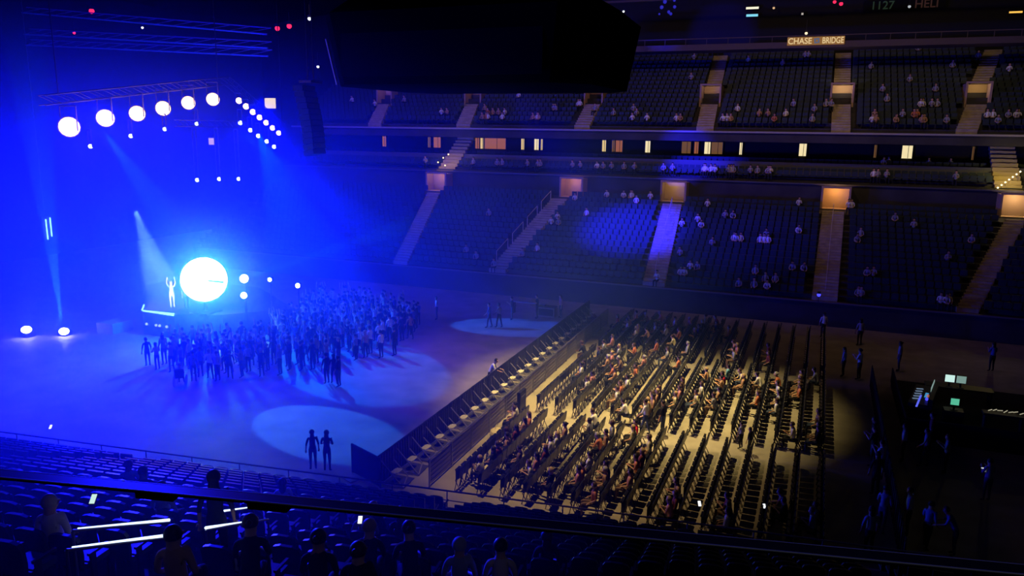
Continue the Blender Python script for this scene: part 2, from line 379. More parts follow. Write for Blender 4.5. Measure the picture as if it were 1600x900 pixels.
for k in range(15):
    y = 58.2+.83*k; x = X0+.3
    while x < X1:
        if not blocked(x, y, LA): seat_prims(b, Matrix.Translation((x, y, 1.7+.364*k)) @ Mr, 2, 2)
        x += .56
for k, zb in ((0, 9.2), (1, 9.4), (4, 10.1), (5, 10.1)):
    y = 73.45+.83*k; x = X0+.3
    while x < X1:
        if min(abs(x-v) for v in (-36.5, 14)) > 1.1: seat_prims(b, Matrix.Translation((x, y-.1, zb)) @ Mr, 2, 2)
        x += .56
for k in range(17):
    y = 74.75+.8*k; x = X0+.3
    while x < X1:
        if not blocked(x, y, UAA): seat_prims(b, Matrix.Translation((x, y, 13.76+.46*k)) @ Mr, 2, 2)
        x += .56
o = b.build('stadium_seating', [SEATM, SEATB, mat('far_seat_teal', (.030, .045, .055), .6)])
tag(o, 'remaining rows of empty dark teal seats in the stands', 'seats', None, 'stuff')

# stair handrails
def handrail(pts, lb, lit=None, r=.02, m=METAL, h=.9, grp=None):
    t = empty('handrail', pts[0]); o = Vector(pts[0])
    q = [Vector(p)-o for p in pts]
    b = MB(); b.path([p+Vector((0, 0, h)) for p in q], r); b.build('rail', m, t)
    for p in (q[0], q[-1]):
        b = MB(); b.tube(p, p+Vector((0, 0, h)), r*.9); b.build('post', m, t)
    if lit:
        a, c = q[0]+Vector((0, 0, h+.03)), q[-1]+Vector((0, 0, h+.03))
        b = MB(); b.tube(a+(c-a)*lit[0], a+(c-a)*lit[1], .022, r2=.008, n=8); b.build('rail_glint', G_GLINT, t)['label'] = 'blue white glint put in as a glowing strip'  # reflection on the shiny rail, put in as an emissive tube
    tag(t, lb, 'handrail', grp); return t
def nk(u, k): return nb(u, -.86-.83*k-.3, 1.0+.37*k)
handrail([nk(-3.31, 15.9), nk(-3.35, 17.9)], 'upper left stair handrail with painted glint in the near stand', (.0, .95))
handrail([nk(-2.42, 17.2), nk(-2.43, 19.1)], 'lower left stair handrail with painted glint in the near stand', (.0, .95))
handrail([nk(-3.55, 14.4), nk(-3.75, 12.6)], 'upper right stair handrail with painted glint in the near stand', (.0, .95))
handrail([nk(-2.57, 16.1), nk(-2.75, 13.9)], 'lower right stair handrail with painted glint in the near stand', (.0, .55))
for (xa, xb, lb) in ((-11.35, -12.3, 'thin handrail up the middle of the third lower bowl aisle'), (.85, 1.05, 'thin handrail up the middle of the fourth lower bowl aisle')):
    pts = []
    for i in range(4):
        y0 = 59+2.8*i; y1 = y0+1.9; f = lambda y: xa+(xb-xa)*(y-58.2)/11.7
        handrail([(f(y0), y0, zlow(y0)), (f(y1), y1, zlow(y1))], lb+', '+['lowest', 'second', 'third', 'topmost'][i]+' length', None, .025, mat('pale_rail', (.6, .5, .5), .4))
for i in range(4):
    y0 = 59.4+2.7*i; y1 = y0+1.9; f = lambda y: -25.1+1.5*(y-58.2)/11.7
    handrail([(f(y0), y0, zlow(y0)), (f(y1), y1, zlow(y1))], 'pale handrail beside the second lower bowl aisle, '+['lowest', 'second', 'third', 'topmost'][i]+' length', None, .035, mat('pale_rail', (.6, .5, .5), .4))
# bulbs of the two lit stairs
k = 0
for lst, lb in (([(-37.1, 72.5, 9.9), (-36.7, 72.9, 10.35), (-36.25, 73.2, 10.7), (-36.3, 72.5, 9.6)], 'small warm stair bulb at the lit stair near the stage'), ([(13.1+.28*i, 72.4+.25*i, 9.25+.21*i) for i in range(7)], 'small warm bulb in the diagonal string on the right edge stair')):
    for i, p in enumerate(lst):
        b = MB(); b.ball((0, 0, 0), .07); b.tube((0, 0, -.05), (0, 0, -.3), .015, 1)
        tag(b.build('stair_bulb', [glow('warm_bulb', (1, .8, .45), 3), DMETAL], loc=p), lb, 'light', lb.replace('small', 'row of').replace('bulb', 'bulbs'))

# ------------------------------------------------------------------ bridge sign
t = empty('lit_sign', (-1.68, 78.95, 21.62)); tag(t, 'orange lit name board on the bridge fascia above the upper deck', 'sign')
b = MB(); b.box((0, .1, 0), (4.9, .12, .72)); b.build('sign_board', G_SIGNB, t)
def text(body, loc, size, m, parent, cx=False, ex=.01):
    cu = bpy.data.curves.new('text', 'FONT'); cu.body = body; cu.size = size; cu.extrude = ex; cu.offset = .012; cu.align_x = 'LEFT'; cu.align_y = 'CENTER'
    tmp = bpy.data.objects.new('lettering', cu); COL.objects.link(tmp)
    dg = bpy.context.evaluated_depsgraph_get(); me = bpy.data.meshes.new_from_object(tmp.evaluated_get(dg)); bpy.data.objects.remove(tmp)
    me.materials.clear(); me.materials.append(m)
    o = bpy.data.objects.new('lettering', me); COL.objects.link(o); o.parent = parent; o.location = loc; o.rotation_euler = (R(90), 0, 0)
    wd = max(v.co.x for v in me.vertices)-min(v.co.x for v in me.vertices); return o, wd
o, wd = text('CHASE', (-2.4, 0, -.02), .74, G_SIGN, t); o.scale.x = 2.05/wd
o, wd = text('BRIDGE', (.55, 0, -.02), .74, G_SIGN, t); o.scale.x = 1.8/wd
b = MB()   # octagonal emblem of four wedges
for a in range(4):
    M = Matrix.Translation((.1, 0, 0)) @ Matrix.Rotation(R(90*a), 4, 'Y')
    pts = [(-.09, .10), (.16, .10), (.26, .22), (.26, .26), (-.09, .26)]
    k = len(b.v)
    for y in (0, .03):
        for x, z in pts: b.v.append(tuple(M @ Vector((x*.9, y, z*.9))))
    b.f += [tuple(range(k, k+5)), tuple(k+9-i for i in range(5))]; b.m += [0, 0]
b.build('emblem', glow('emblem_blue', (.25, .35, .6), .3), t)

# ------------------------------------------------------------------ small lights and boards high up
def board(name, loc, size, m, lb, cat='light'):
    t = empty(name, loc); tag(t, lb, cat)
    b = MB(); b.box((0, .06, 0), (size[0]+.12, .1, size[1]+.12)); b.build('housing', DMETAL, t)
    b = MB(); b.box((0, 0, 0), (size[0], .04, size[1])); b.build('light_panel', m, t)
    b = MB(); b.box((0, .35, 0), (.08, .6, .08)); b.build('bracket', DMETAL, t)
board('light_bar', (-8.53, 90.2, 26.3), (1.3, .22), glow('bar_cream', (1, .95, .7), 1.0), 'cream light bar above the bridge, over the cyan one')
board('light_bar', (-8.5, 90.2, 25.55), (1.2, .24), glow('bar_cyan', (.25, .8, 1), .9), 'cyan light bar above the bridge')
board('light_bar', (5.2, 90.2, 26.75), (1.8, .25), glow('bar_yellow', (1, .95, .35), 1.0), 'yellow light bar at the top edge above the dim lettering')
board('light_bar', (15.8, 90.2, 24.9), (1.1, .16), glow('bar_orange', (1, .5, .08), 1.2), 'orange light bar at the top right corner')
board('light_bar', (-3.45, 90.2, 25.5), (.2, .2), glow('bar_dim', (.9, .8, .7), .5), 'small square pale light above the orange sign')
t = empty('dim_scoreboard', (4.4, 90.3, 26.0)); tag(t, 'very dim green and red lettering below the yellow light bar', 'scoreboard')
b = MB(); b.box((1.7, .1, 0), (7.4, .1, 1.1)); b.build('panel', BLACK, t)
text('1127', (-1.4, 0, 0), 1.1, glow('dim_green', (.10, .22, .12), .10), t); text('HELI', (2.6, 0, 0), 1.1, glow('dim_red', (.25, .10, .08), .10), t)
def bulb(loc, r, m, lb, cat='lamp', grp=None, hang=None):
    t = empty('ceiling_lamp', loc); tag(t, lb, cat, grp)
    b = MB(); b.ball((0, 0, 0), r); b.build('lens', m, t)
    b = MB(); b.box((0, 0, r*1.3), (r*1.6, r*1.6, r*1.2)); b.tube((0, 0, r*1.5), (0, 0, (hang or 3)), .02); b.build('housing', DMETAL, t)
DOTS = [((-69.3, 60, 24.4), .26, G_RED, 'red warning lamp at the top, left of the faint roof lines'), ((-46.8, 60, 22.0), .22, G_RED, 'left of two red warning lamps above the speakers'), ((-45.5, 60, 22.15), .22, G_RED, 'right of two red warning lamps above the speakers'),
    ((-72, 60, 22.4), .14, G_RED, 'faint red warning lamp at far upper left'), ((-43.3, 60, 22.7), .16, G_WHITE, 'white ceiling lamp beside the red pair'), ((-62.8, 60, 22.6), .12, G_WHITE, 'small white ceiling lamp over the blinder row'),
    ((-42.6, 60, 18.6), .12, G_WHITE, 'small white lamp above the empty upper seats'), ((-.4, 85, 25.8), .16, G_RED, 'left one of the red lamps at the top centre right'), ((.2, 85, 25.6), .18, G_RED, 'right one of the red lamps at the top centre right'),
    ((-22, 88, 26.2), .12, G_WHITE, 'faint white lamp near the bridge left end'), ((-6.2, 88, 25.9), .12, glow('amber_lens', (1, .6, .3), .8), 'amber lamp right of the light bars'),
    ((6.4, 88, 25.5), .14, glow('dimwhite', (.7, .75, .8), .6), 'pale lamp between the dim letters'), ((-2.55, 79, 22.3), .13, glow('amber_lens2', (1, .8, .5), 1.3), 'little bulb on top of the orange sign')]
for p, r, m, lb in DOTS: bulb(p, r, m, lb, hang=1.2 if p[1] < 88 else .6)
b = MB()
for i in range(14):
    b.ball((random.uniform(-1, 1), random.uniform(-.3, .3), random.uniform(-1.2, 1)), random.uniform(.08, .18), 0, 8, 5)
b.tube((0, 0, 0), (0, 0, 4), .03, 1); b.box((0, 0, .9), (1.6, .5, .2), 1)
tag(b.build('blue_lamp_cluster', [glow('deep_blue_lens', (.03, .03, .8), .5), DMETAL], loc=(-13.4, 70, 24.3)), 'cluster of deep blue lamps hanging at the top centre', 'lamp')
# faint roof trusses at the upper left
for i, (a, c) in enumerate((((-66, 50, 22.8), (-40, 50, 20.2)), ((-66, 50, 21.0), (-40, 50, 19.2)), ((-66, 50, 20.1), (-40, 50, 18.6)))):
    b = MB(); b.tube(a, c, .07); b.tube((a[0], a[1]+.5, a[2]+.5), (c[0], c[1]+.5, c[2]+.5), .05)
    a_, c_ = Vector(a), Vector(c)
    for j in range(14):
        p = a_+(c_-a_)*(j/14); q = a_+(c_-a_)*((j+1)/14); b.tube(p, q+Vector((0, .5, .5)), .025)
    struct(b.build('trim_roof_truss', mat('truss_grey', (.25, .25, .28), .5)), 'thin roof truss high on the left')
# fallen blue lamp dot at the foot of fourth aisle
bulb((.45, 57.2, 2.3), .13, G_BLUE, 'single blue light at the foot of the fourth lower aisle', hang=-.6)

# ------------------------------------------------------------------ centre scoreboard, switched off
t = empty('centre_scoreboard', (-18.9, 43, 15.7)); tag(t, 'huge dark switched-off scoreboard hanging at top centre', 'scoreboard')
b = MB()
lo_ = [(-7.6, -4), (-6.0, -6), (6.2, -6), (7.8, -4), (7.8, 4), (6.2, 6), (-6.0, 6), (-7.6, 4)]
k = len(b.v)
for z, s in ((0, .97), (3.7, 1.05), (4.6, .9)): b.v += [(x*s, y*s, z) for x, y in lo_]
for r_ in range(2):
    for i in range(8): j = (i+1) % 8; b.f.append((k+8*r_+i, k+8*r_+j, k+8*r_+8+j, k+8*r_+8+i)); b.m.append(0)
b.f += [tuple(k+7-i for i in range(8)), tuple(k+16+i for i in range(8))]; b.m += [0, 0]
b.build('cabinet', mat('scoreboard_black', (.002, .002, .003), .9, spec=0), t)
b = MB()
for s in (-5.5, 5.5):
    for y in (-4, 4): b.tube((s, y, 4.4), (s, y, 12), .04)
b.build('hanging_cable', DMETAL, t)
b = MB(); b.box((0, -6.12, 1.9), (11.5, .08, 3.0)); b.build('screen', mat('dark_screen', (.002, .002, .004), .8, spec=.05), t)
b = MB(); b.tube((-7.45, -4.1, .1), (-7.95, -4.3, 2.6), .07); b.build('edge_trim', mat('warm_light_edge', (.5, .32, .22), .5), t)['label'] = 'thin corner edge with warm light put into its colour'  # warm light along the cabinet corner painted as a tan tube

# ------------------------------------------------------------------ hanging line array loudspeaker left of it
t = empty('hanging_speaker_column', (-30.3, 42, 11.6)); tag(t, 'tall curved column of hanging loudspeakers beside the empty upper seats', 'speaker')
for i in range(12):
    a = (11-i)/11; b = MB()
    M = Matrix.Translation((-.9*(1-a)**2*.7, 0, .2+.36*i)) @ Matrix.Rotation(R(-14*(1-i/11)), 4, 'Y')
    b.box((0, 0, 0), (.75, 1.3, .33), 0, M=M); b.box((.39, 0, 0), (.03, 1.15, .26), 1, M=M); b.build('cabinet', [BLACK, mat('speaker_grille', (.05, .04, .05), .5)], t)
b = MB(); b.box((-.1, 0, 4.55), (.9, 1.2, .15)); b.tube((-.1, -.3, 4.6), (-.1, -.3, 12), .03); b.tube((-.1, .3, 4.6), (-.1, .3, 12), .03); b.build('rigging_frame', DMETAL, t)
board('lit_doorway', (-49.6, 62, 15.5), (1.25, .95), G_CRM, 'bright cream lit opening right of the lamp rows', 'light')
board('lit_doorway', (-55.2, 60, 11.85), (.62, .62), glow('dim_tan', (.7, .5, .4), .8), 'small tan lit opening under the blinder row', 'light')

# ------------------------------------------------------------------ stage lamps
def blinder(loc, r, m, name, lb, grp, face=(0, 0, EYE), up=1.1):
    t = empty(name, loc); tag(t, lb, 'stage light', grp)
    d = (Vector(face)-Vector(loc)).normalized(); q = d.to_track_quat('Z', 'Y'); M = q.to_matrix().to_4x4()
    def tr(b_):
        b_.v = [tuple(M @ Vector(v)) for v in b_.v]; return b_
    b = MB(); b.tube((0, 0, -r*1.1), (0, 0, 0), r*.75, r2=r*1.1, n=16); tr(b).build('housing', DMETAL, t)
    b = MB(); b.ball((0, 0, 0), r, sz=.25, n=16, m=8); tr(b).build('lens', m, t)
    b = MB(); b.tube((-r*1.15, 0, -r*.4), (-r*1.15, 0, up), .03); b.tube((r*1.15, 0, -r*.4), (r*1.15, 0, up), .03); b.tube((-r*1.15, 0, up), (r*1.15, 0, up), .04); b.build('yoke', DMETAL, t)
    return t
WB = [(-38, 30.8, 13.25, .52), (-38, 33.15, 13.75, .47), (-38, 35.4, 14.05, .44), (-38, 37.4, 14.4, .43), (-38, 39.5, 14.8, .41), (-38, 41.7, 15.1, .41)]
for i, (x, y, z, r) in enumerate(WB):
    blinder((x, y, z), r, G_WARM, 'audience_blinder', ['leftmost and largest', 'second', 'third', 'fourth', 'fifth', 'rightmost'][i]+' warm yellow blinder lamp of the six in a row', 'six warm blinders on the front truss')
for (x, y, z, r) in WB: lamp('blinder_glow', 'POINT', (x+.5, y-.5, z), 110, (1, .42, .12), None, .45)
for i in range(7):
    f = i/6; p = (-38+0*f, 44.2+4.1*f, 15.1-2.2*f)
    blinder(p, .21-.03*f, G_PINK, 'side_blinder', ['topmost', 'second', 'third', 'fourth', 'fifth', 'sixth', 'lowest'][i]+' small pinkish lamp on the slanting side truss', 'pinkish lamps on the side truss', up=.5)
CD = [(-38, 32.0, 12.2), (-38, 34.8, 12.75), (-38, 37.4, 13.15), (-38, 40.1, 13.5)]
for i, p in enumerate(CD): blinder(p, .12, G_COOL, 'moving_head', ['leftmost', 'second', 'third', 'rightmost'][i]+' small white lamp hanging below the six blinders', 'moving heads below the front truss', up=.9)
CD2 = [(-38, 44.2, 13.6), (-38, 45.2, 13.1), (-38, 46.0, 12.7), (-38, 46.9, 12.3), (-38, 47.7, 11.9)]
for i, p in enumerate(CD2): blinder(p, .15, G_COOL, 'moving_head', ['topmost', 'second', 'third', 'fourth', 'lowest'][i]+' blue-white lamp in the slanting row below the pinkish lamps', 'moving heads below the side truss', up=.9)
CD3 = [(-38, 39.8, 9.9), (-38, 41.8, 9.85), (-38, 43.7, 9.75)]
for i, p in enumerate(CD3): blinder(p, .13, G_COOL, 'moving_head', ['left', 'middle', 'right'][i]+' one of three blue-white lamps above the stage glare', 'three lamps above the stage', up=3.4)
b = MB()
def truss(b, a, c, w_=.25, n=14, r=.03):
    a, c = Vector(a), Vector(c); up_ = Vector((0, 0, w_)); sd = (c-a).cross(up_).normalized()*w_
    off = [up_+sd, up_-sd, -up_+sd, -up_-sd]
    for o_ in off: b.tube(a+o_, c+o_, r)
    for i in range(n):
        p = a+(c-a)*(i/n); q = a+(c-a)*((i+1)/n); b.tube(p+off[0], q+off[2], r*.6); b.tube(p+off[1], q+off[3], r*.6); b.tube(p+off[0], q+off[1], r*.6)
truss(b, (-38.2, 29.5, 14.6), (-38.2, 43.4, 16.4)); truss(b, (-38.2, 43.4, 16.4), (-38.2, 49.0, 13.3)); truss(b, (-38.2, 38.6, 13.5), (-38.2, 44.8, 13.5), .2)
for y, z in ((30.5, 14.9), (42.5, 16.4), (49, 13.3)): b.tube((-38.2, y, z), (-38.2, y, 27), .03)
tag(b.build('lighting_truss', mat('truss_black', (.02, .02, .022), .5, .5)), 'dark lighting truss carrying the yellow and pinkish lamp rows', 'truss')
# the blast: round lamp array on the stage
t = empty('round_lamp_array', (-36.2, 37.9, 1.6)); tag(t, 'huge round blazing white stage lamp array above the crowd', 'stage light')
d = (Vector((0, 0, EYE))-Vector((-36.2, 37.9, 3.6))).normalized(); M = Matrix.Translation((0, 0, 2.15)) @ d.to_track_quat('Z', 'Y').to_matrix().to_4x4()
b = MB(); b.tube((0, 0, -.5), (0, 0, -.02), 1.1, r2=1.5, n=28); b.v = [tuple(M @ Vector(v)) for v in b.v]; b.build('reflector', DMETAL, t)
b = MB(); b.ball((0, 0, 0), 1.4, n=32, m=12, sz=.18)
b.v = [tuple(M @ Vector(v)) for v in b.v]; b.build('lens', G_BLAST, t)
b = MB(); b.tube((0, 0, 0), (0, 0, 1.2), .12); b.box((0, 0, .05), (1.4, 1.4, .1)); b.tube((-1.55, 0, 2.1), (1.55, 0, 2.1), .07); b.build('stand', DMETAL, t)
for p, r, lb in (((-33.6, 38.6, 3.9), .27, 'bright round lamp just right of the blazing array'), ((-33.7, 38.6, 2.8), .2, 'oval lamp under the bright round lamp'), ((-31.6, 38.6, 4.0), .12, 'small lamp on a pole further right of the array'), ((-29.5, 38.6, 3.8), .14, 'small lamp on a pole over the crowd, rightmost one')):
    t = empty('pole_lamp', (p[0], p[1], 0)); tag(t, lb, 'stage light')
    b = MB(); b.ball((0, 0, p[2]), r, n=14, m=8); b.build('lens', G_BLAST, t)
    b = MB(); b.tube((-.1, .2, 0), (-.1, .2, p[2]), .04); b.box((-.1, .2, p[2]), (.25, .25, .3)); b.box((-.1, .2, .03), (.7, .7, .06)); b.build('pole', DMETAL, t)
for i, (x, y, z, r) in enumerate(((-46.2, 32.9, .55, .3), (-44.4, 34.1, .35, .3))):
    t = empty('floor_lamp_unit', (x, y, 0)); tag(t, ['left lamp glaring on the dark floor at far left', 'right glaring floor lamp with beam rising from it'][i], 'stage light')
    b = MB(); b.ball((0, 0, z), r, n=14, m=8, sz=.75); b.build('lens', G_BLAST, t)
    b = MB(); b.box((-.25, .25, z*.5), (.6, .6, z)); b.build('base', DMETAL, t)
b = MB(); b.tube((0, -.12, -.8), (0, -.12, .8), .05); b.tube((0, .25, -.6), (0, .25, .9), .05); b.box((-.2, 0, 0), (.2, .8, 2)); b.tube((-.2, 0, .9), (-.2, 0, 23.5), .03)
tag(b.build('tube_lamp_pair', [G_CYAN], loc=(-56.5, 43, 5.2)), 'pair of thin vertical glowing tubes at far left', 'lamp')
for v in (bpy.data.objects['tube_lamp_pair'].data,):
    v.materials.append(DMETAL)
    for i, pl in enumerate(v.polygons): pl.material_index = 0 if i < 16 else 1

# ------------------------------------------------------------------ stage
t = empty('stage', (-40.3, 36.6, 0)); tag(t, 'pointed stage platform with a bright white front edge behind the crowd', 'stage')
b = MB(); pts = [(0, 0), (2.7, 0), (5.5, 1.2), (8.5, 4.5), (2, 9), (-6, 9), (-6, 6)]
b.prism(pts, 0, 1.6, 0, 0); b.build('deck', mat('stage_black', (.06, .06, .07), .4), t)
b = MB(); b.tube((.15, -.05, 1.6), (2.7, -.05, 1.6), .05, r2=.10, n=8); b.tube((-.05, .05, 1.6), (-1.1, 1.2, 1.6), .05, n=8); b.build('edge_light', G_CYAN, t)['label'] = 'glowing cyan white edge strip'
for x in (.4, 1.2, 1.5, 2.1):
    b = MB(); b.ball((x, -.1, .75), .09); b.build('footlight', glow('footlight_lens', (.3, .5, 1), 1.5), t)
b = MB(); b.prism([(0, 0), (1.3, .1), (1.5, 1.5), (.2, 1.2)], 0, .7, 0); tag(b.build('stage_step', mat('stage_step_grey', (.4, .4, .42), .5), loc=(-43.3, 35.6, 0)), 'pale low step beside the stage point', 'step')

# ------------------------------------------------------------------ people
def skeleton(pose, seed):
    rnd = random.Random(seed); J = {}; E = []
    def j(n, p, r): J[n] = (Vector(p), r)
    def e(a, c, m): E.append((a, c, m))
    sit = pose.startswith('sit')
    hz = .50 if sit else .93; lean = {'sit': -.05, 'sit_fwd': .22, 'sit_turn': -.02, 'sit_phone': .08}.get(pose, 0.02)
    if pose == 'lean': lean = .30
    def sp(h): return (lean*h/.55 if h > 0 else 0, 0, hz+h*(math.cos(abs(lean))))
    j('pel', (0, 0, hz), .125); j('sp', sp(.15), .118); j('ch', sp(.34), .135); j('uc', sp(.46), .105); j('nk', sp(.55), .052)
    hx, _, hzz = sp(.62); fw = .03
    j('hd', (hx+fw, 0, hzz), .072); j('sk', (hx+fw+.005, 0, hzz+.07), .092); j('tp', (hx+fw-.005, 0, hzz+.135), .068)
    j('ns', (hx+fw+.105, 0, hzz+.035), .014)
    for s, n in ((1, 'L'), (-1, 'R')): j('er'+n, (hx+fw, s*.088, hzz+.045), .017)
    for a, c, m in (('pel', 'sp', 1), ('sp', 'ch', 1), ('ch', 'uc', 1), ('uc', 'nk', 0), ('nk', 'hd', 0), ('hd', 'sk', 0), ('sk', 'tp', 0), ('hd', 'ns', 0), ('hd', 'erL', 0), ('hd', 'erR', 0)): e(a, c, m)
    cx, _, cz = sp(.46)
    arms = {'stand': ((.02, .24, -.27), (.08, .25, -.50)), 'stand_phone': ((.06, .22, -.25), (.28, .12, -.10)), 'cheer': ((.04, .26, .20), (.05, .22, .46)), 'wave': ((.02, .24, -.27), (.08, .25, -.50)),
            'walk': ((-.06, .24, -.26), (.10, .25, -.46)), 'lean': ((.10, .22, -.22), (.34, .20, -.28)), 'sit': ((.02, .23, -.25), (.24, .13, -.34)), 'sit_fwd': ((.10, .22, -.24), (.30, .12, -.28)),
            'sit_turn': ((-.05, .24, -.24), (.16, .26, -.34)), 'sit_phone': ((.04, .22, -.24), (.27, .08, -.16)), 'cross': ((.03, .24, -.24), (.17, .03, -.20))}[pose]
    for s, n in ((1, 'L'), (-1, 'R')):
        el, wr = arms
        if pose == 'wave' and s == 1: el, wr = (.05, .27, .16), (.10, .24, .42)
        if pose == 'walk' and s == 1: el, wr = (.08, .23, -.26), (.24, .22, -.40)
        j('sh'+n, (cx, s*.165, cz+.0), .060)
        E0 = Vector((cx+el[0], s*el[1], cz+el[1]*0+el[2])); W0 = Vector((cx+wr[0], s*wr[1], cz+wr[2]))
        j('el'+n, E0, .040); j('wr'+n, W0, .026)
        d = (W0-E0).normalized(); P = W0+d*.07; j('pm'+n, P, .030)
        e('uc', 'sh'+n, 1); e('sh'+n, 'el'+n, 1); e('el'+n, 'wr'+n, 0); e('wr'+n, 'pm'+n, 0)
        side = d.cross(Vector((0, 0, 1)))
        if side.length < .2: side = Vector((0, 1, 0))
        side.normalize(); nrm = side.cross(d).normalized()
        if nrm.z > 0 and not pose == 'cheer': nrm = -nrm
        for i, (off, ln) in enumerate(((-.030, .068), (-.010, .080), (.010, .075), (.030, .058))):
            a1 = P+side*off+d*(.035+ln*.45)+nrm*.006; a2 = P+side*off*1.1+d*(.03+ln*.85)+nrm*.030
            j('f%d%s' % (i, n), a1, .0095); j('g%d%s' % (i, n), a2, .008); e('pm'+n, 'f%d%s' % (i, n), 0); e('f%d%s' % (i, n), 'g%d%s' % (i, n), 0)
        j('t'+n, W0+d*.035-side*.045*s+nrm*.01, .011); j('u'+n, W0+d*.075-side*.058*s+nrm*.02, .0095); e('pm'+n, 't'+n, 0); e('t'+n, 'u'+n, 0)
        if sit:
            kx = .44 if pose != 'sit_fwd' else .42
            j('hp'+n, (.03, s*.09, hz-.01), .088); j('kn'+n, (kx, s*(.11+.02*rnd.random()), .52), .060); j('an'+n, (kx+.03-.08*rnd.random(), s*.12, .09), .040); fx = J['an'+n][0]
        else:
            st = {'walk': .16*s}.get(pose, 0)
            j('hp'+n, (0, s*.09, hz-.06), .090); j('kn'+n, (.02+st*.6, s*.095, .49), .058); j('an'+n, (-.02+st, s*.105, .09), .038); fx = J['an'+n][0]
        j('to'+n, (fx.x+.15, fx.y+s*.02, .045), .034)
        e('pel', 'hp'+n, 2); e('hp'+n, 'kn'+n, 2); e('kn'+n, 'an'+n, 2); e('an'+n, 'to'+n, 3)
    return J, E
def body_mesh(pose, seed, sub=1, sleeve=True):
    J, E = skeleton(pose, seed); names = list(J); idx = {n: i for i, n in enumerate(names)}
    me = bpy.data.meshes.new('sk'); me.from_pydata([J[n][0] for n in names], [(idx[a], idx[c]) for a, c, m in E], [])
    o = bpy.data.objects.new('sk', me); COL.objects.link(o)
    md = o.modifiers.new('s', 'SKIN'); sv = me.skin_vertices[0].data
    for i, n in enumerate(names):
        r = J[n][1]
        rx, ry = r, r
        sv[i].radius = (rx, ry); sv[i].use_root = (n == 'pel')
    md.use_smooth_shade = True
    if sub: m2 = o.modifiers.new('u', 'SUBSURF'); m2.levels = sub; m2.render_levels = sub
    dg = bpy.context.evaluated_depsgraph_get(); res = bpy.data.meshes.new_from_object(o.evaluated_get(dg)); bpy.data.objects.remove(o)
    segs = [(J[a][0], J[c][0], m, J[a][1], a, c) for a, c, m in E]
    mi = []
    for p in res.polygons:
        best = None
        for a, c, m, r, an, cn in segs:
            d = c-a; t = max(0, min(1, (p.center-a).dot(d)/max(d.length_squared, 1e-9))); dd = (p.center-(a+d*t)).length-r
            if best is None or dd < best[0]:
                if an == 'uc' and cn == 'nk' and t < .5: mm = 1
                elif an == 'pel' and cn == 'sp' and t < .2: mm = 2
                else: mm = m
                best = (dd, mm)
        mi.append(best[1])
    res.materials.clear()
    for m in (SKINS[0], CLOTH['white'], CLOTH['dark'], CLOTH['black']): res.materials.append(m)
    res.polygons.foreach_set('material_index', mi); res.polygons.foreach_set('use_smooth', [True]*len(mi)); res.update(); res.name = 'person_'+pose
    return res, J['sk'][0].copy()
def hair_mesh(c, kind):
    b = MB(); n, m = 12, 7; k = 0
    for i in range(m+1):
        t = math.pi*.62*i/m
        for j_ in range(n):
            a = 2*math.pi*j_/n; x, y, z = math.sin(t)*math.cos(a), math.sin(t)*math.sin(a), math.cos(t)
            if x > .35 and z < .45: x, z = x*.80, max(z, .35)      # hairline stays above the face
            b.v.append((c.x-.012+x*.108, c.y+y*.106, c.z+.012+z*.118))
    for i in range(m):
        for j_ in range(n):
            q = (j_+1) % n; b.f.append((i*n+j_, (i+1)*n+j_, (i+1)*n+q, i*n+q)); b.m.append(0)
    if kind == 'long': b.ball((c.x-.075, c.y, c.z-.12), .075, n=10, m=6, sx=.65, sy=1.15, sz=2.3)
    if kind == 'bun': b.ball((c.x-.12, c.y, c.z+.05), .045, n=8, m=5)
    me = b.mesh('hair_'+kind, HAIRS[0]); me.polygons.foreach_set('use_smooth', [True]*len(me.polygons)); return me
POSES = {}
for ps in ('sit', 'sit_fwd', 'sit_turn', 'sit_phone', 'stand', 'stand_phone', 'cheer', 'wave', 'walk', 'lean', 'cross'):
    bm_, hc = body_mesh(ps, 3); POSES[ps] = (bm_, {k: hair_mesh(hc, k) for k in ('short', 'long', 'bun')})
HN = ['dark', 'brown', 'blonde', 'grey']
def person(pose, loc, rz, top, bottom='dark', skin=None, hair=None, hk=None, s=1.0, label='', grp=None, rnd=random):
    me, hs = POSES[pose]; o = bpy.data.objects.new('person', me); COL.objects.link(o)
    o.location = loc; o.rotation_euler.z = rz; o.scale = (s, s, s)
    skin = rnd.choices([0, 1, 2], [6, 3, 1])[0] if skin is None else skin
    hair = rnd.choices([0, 1, 2, 3], [4, 4, 2, 1])[0] if hair is None else hair
    hk = hk or rnd.choice(['short', 'long', 'short', 'bun'])
    for i, m in enumerate((SKINS[skin], CLOTH[top], CLOTH[bottom], CLOTH['black'])):
        o.material_slots[i].link = 'OBJECT'; o.material_slots[i].material = m
    h = bpy.data.objects.new('hair', hs[hk]); COL.objects.link(h); h.parent = o
    h.material_slots[0].link = 'OBJECT'; h.material_slots[0].material = HAIRS[hair]
    tag(o, label, 'person', grp); return o, HN[hair]

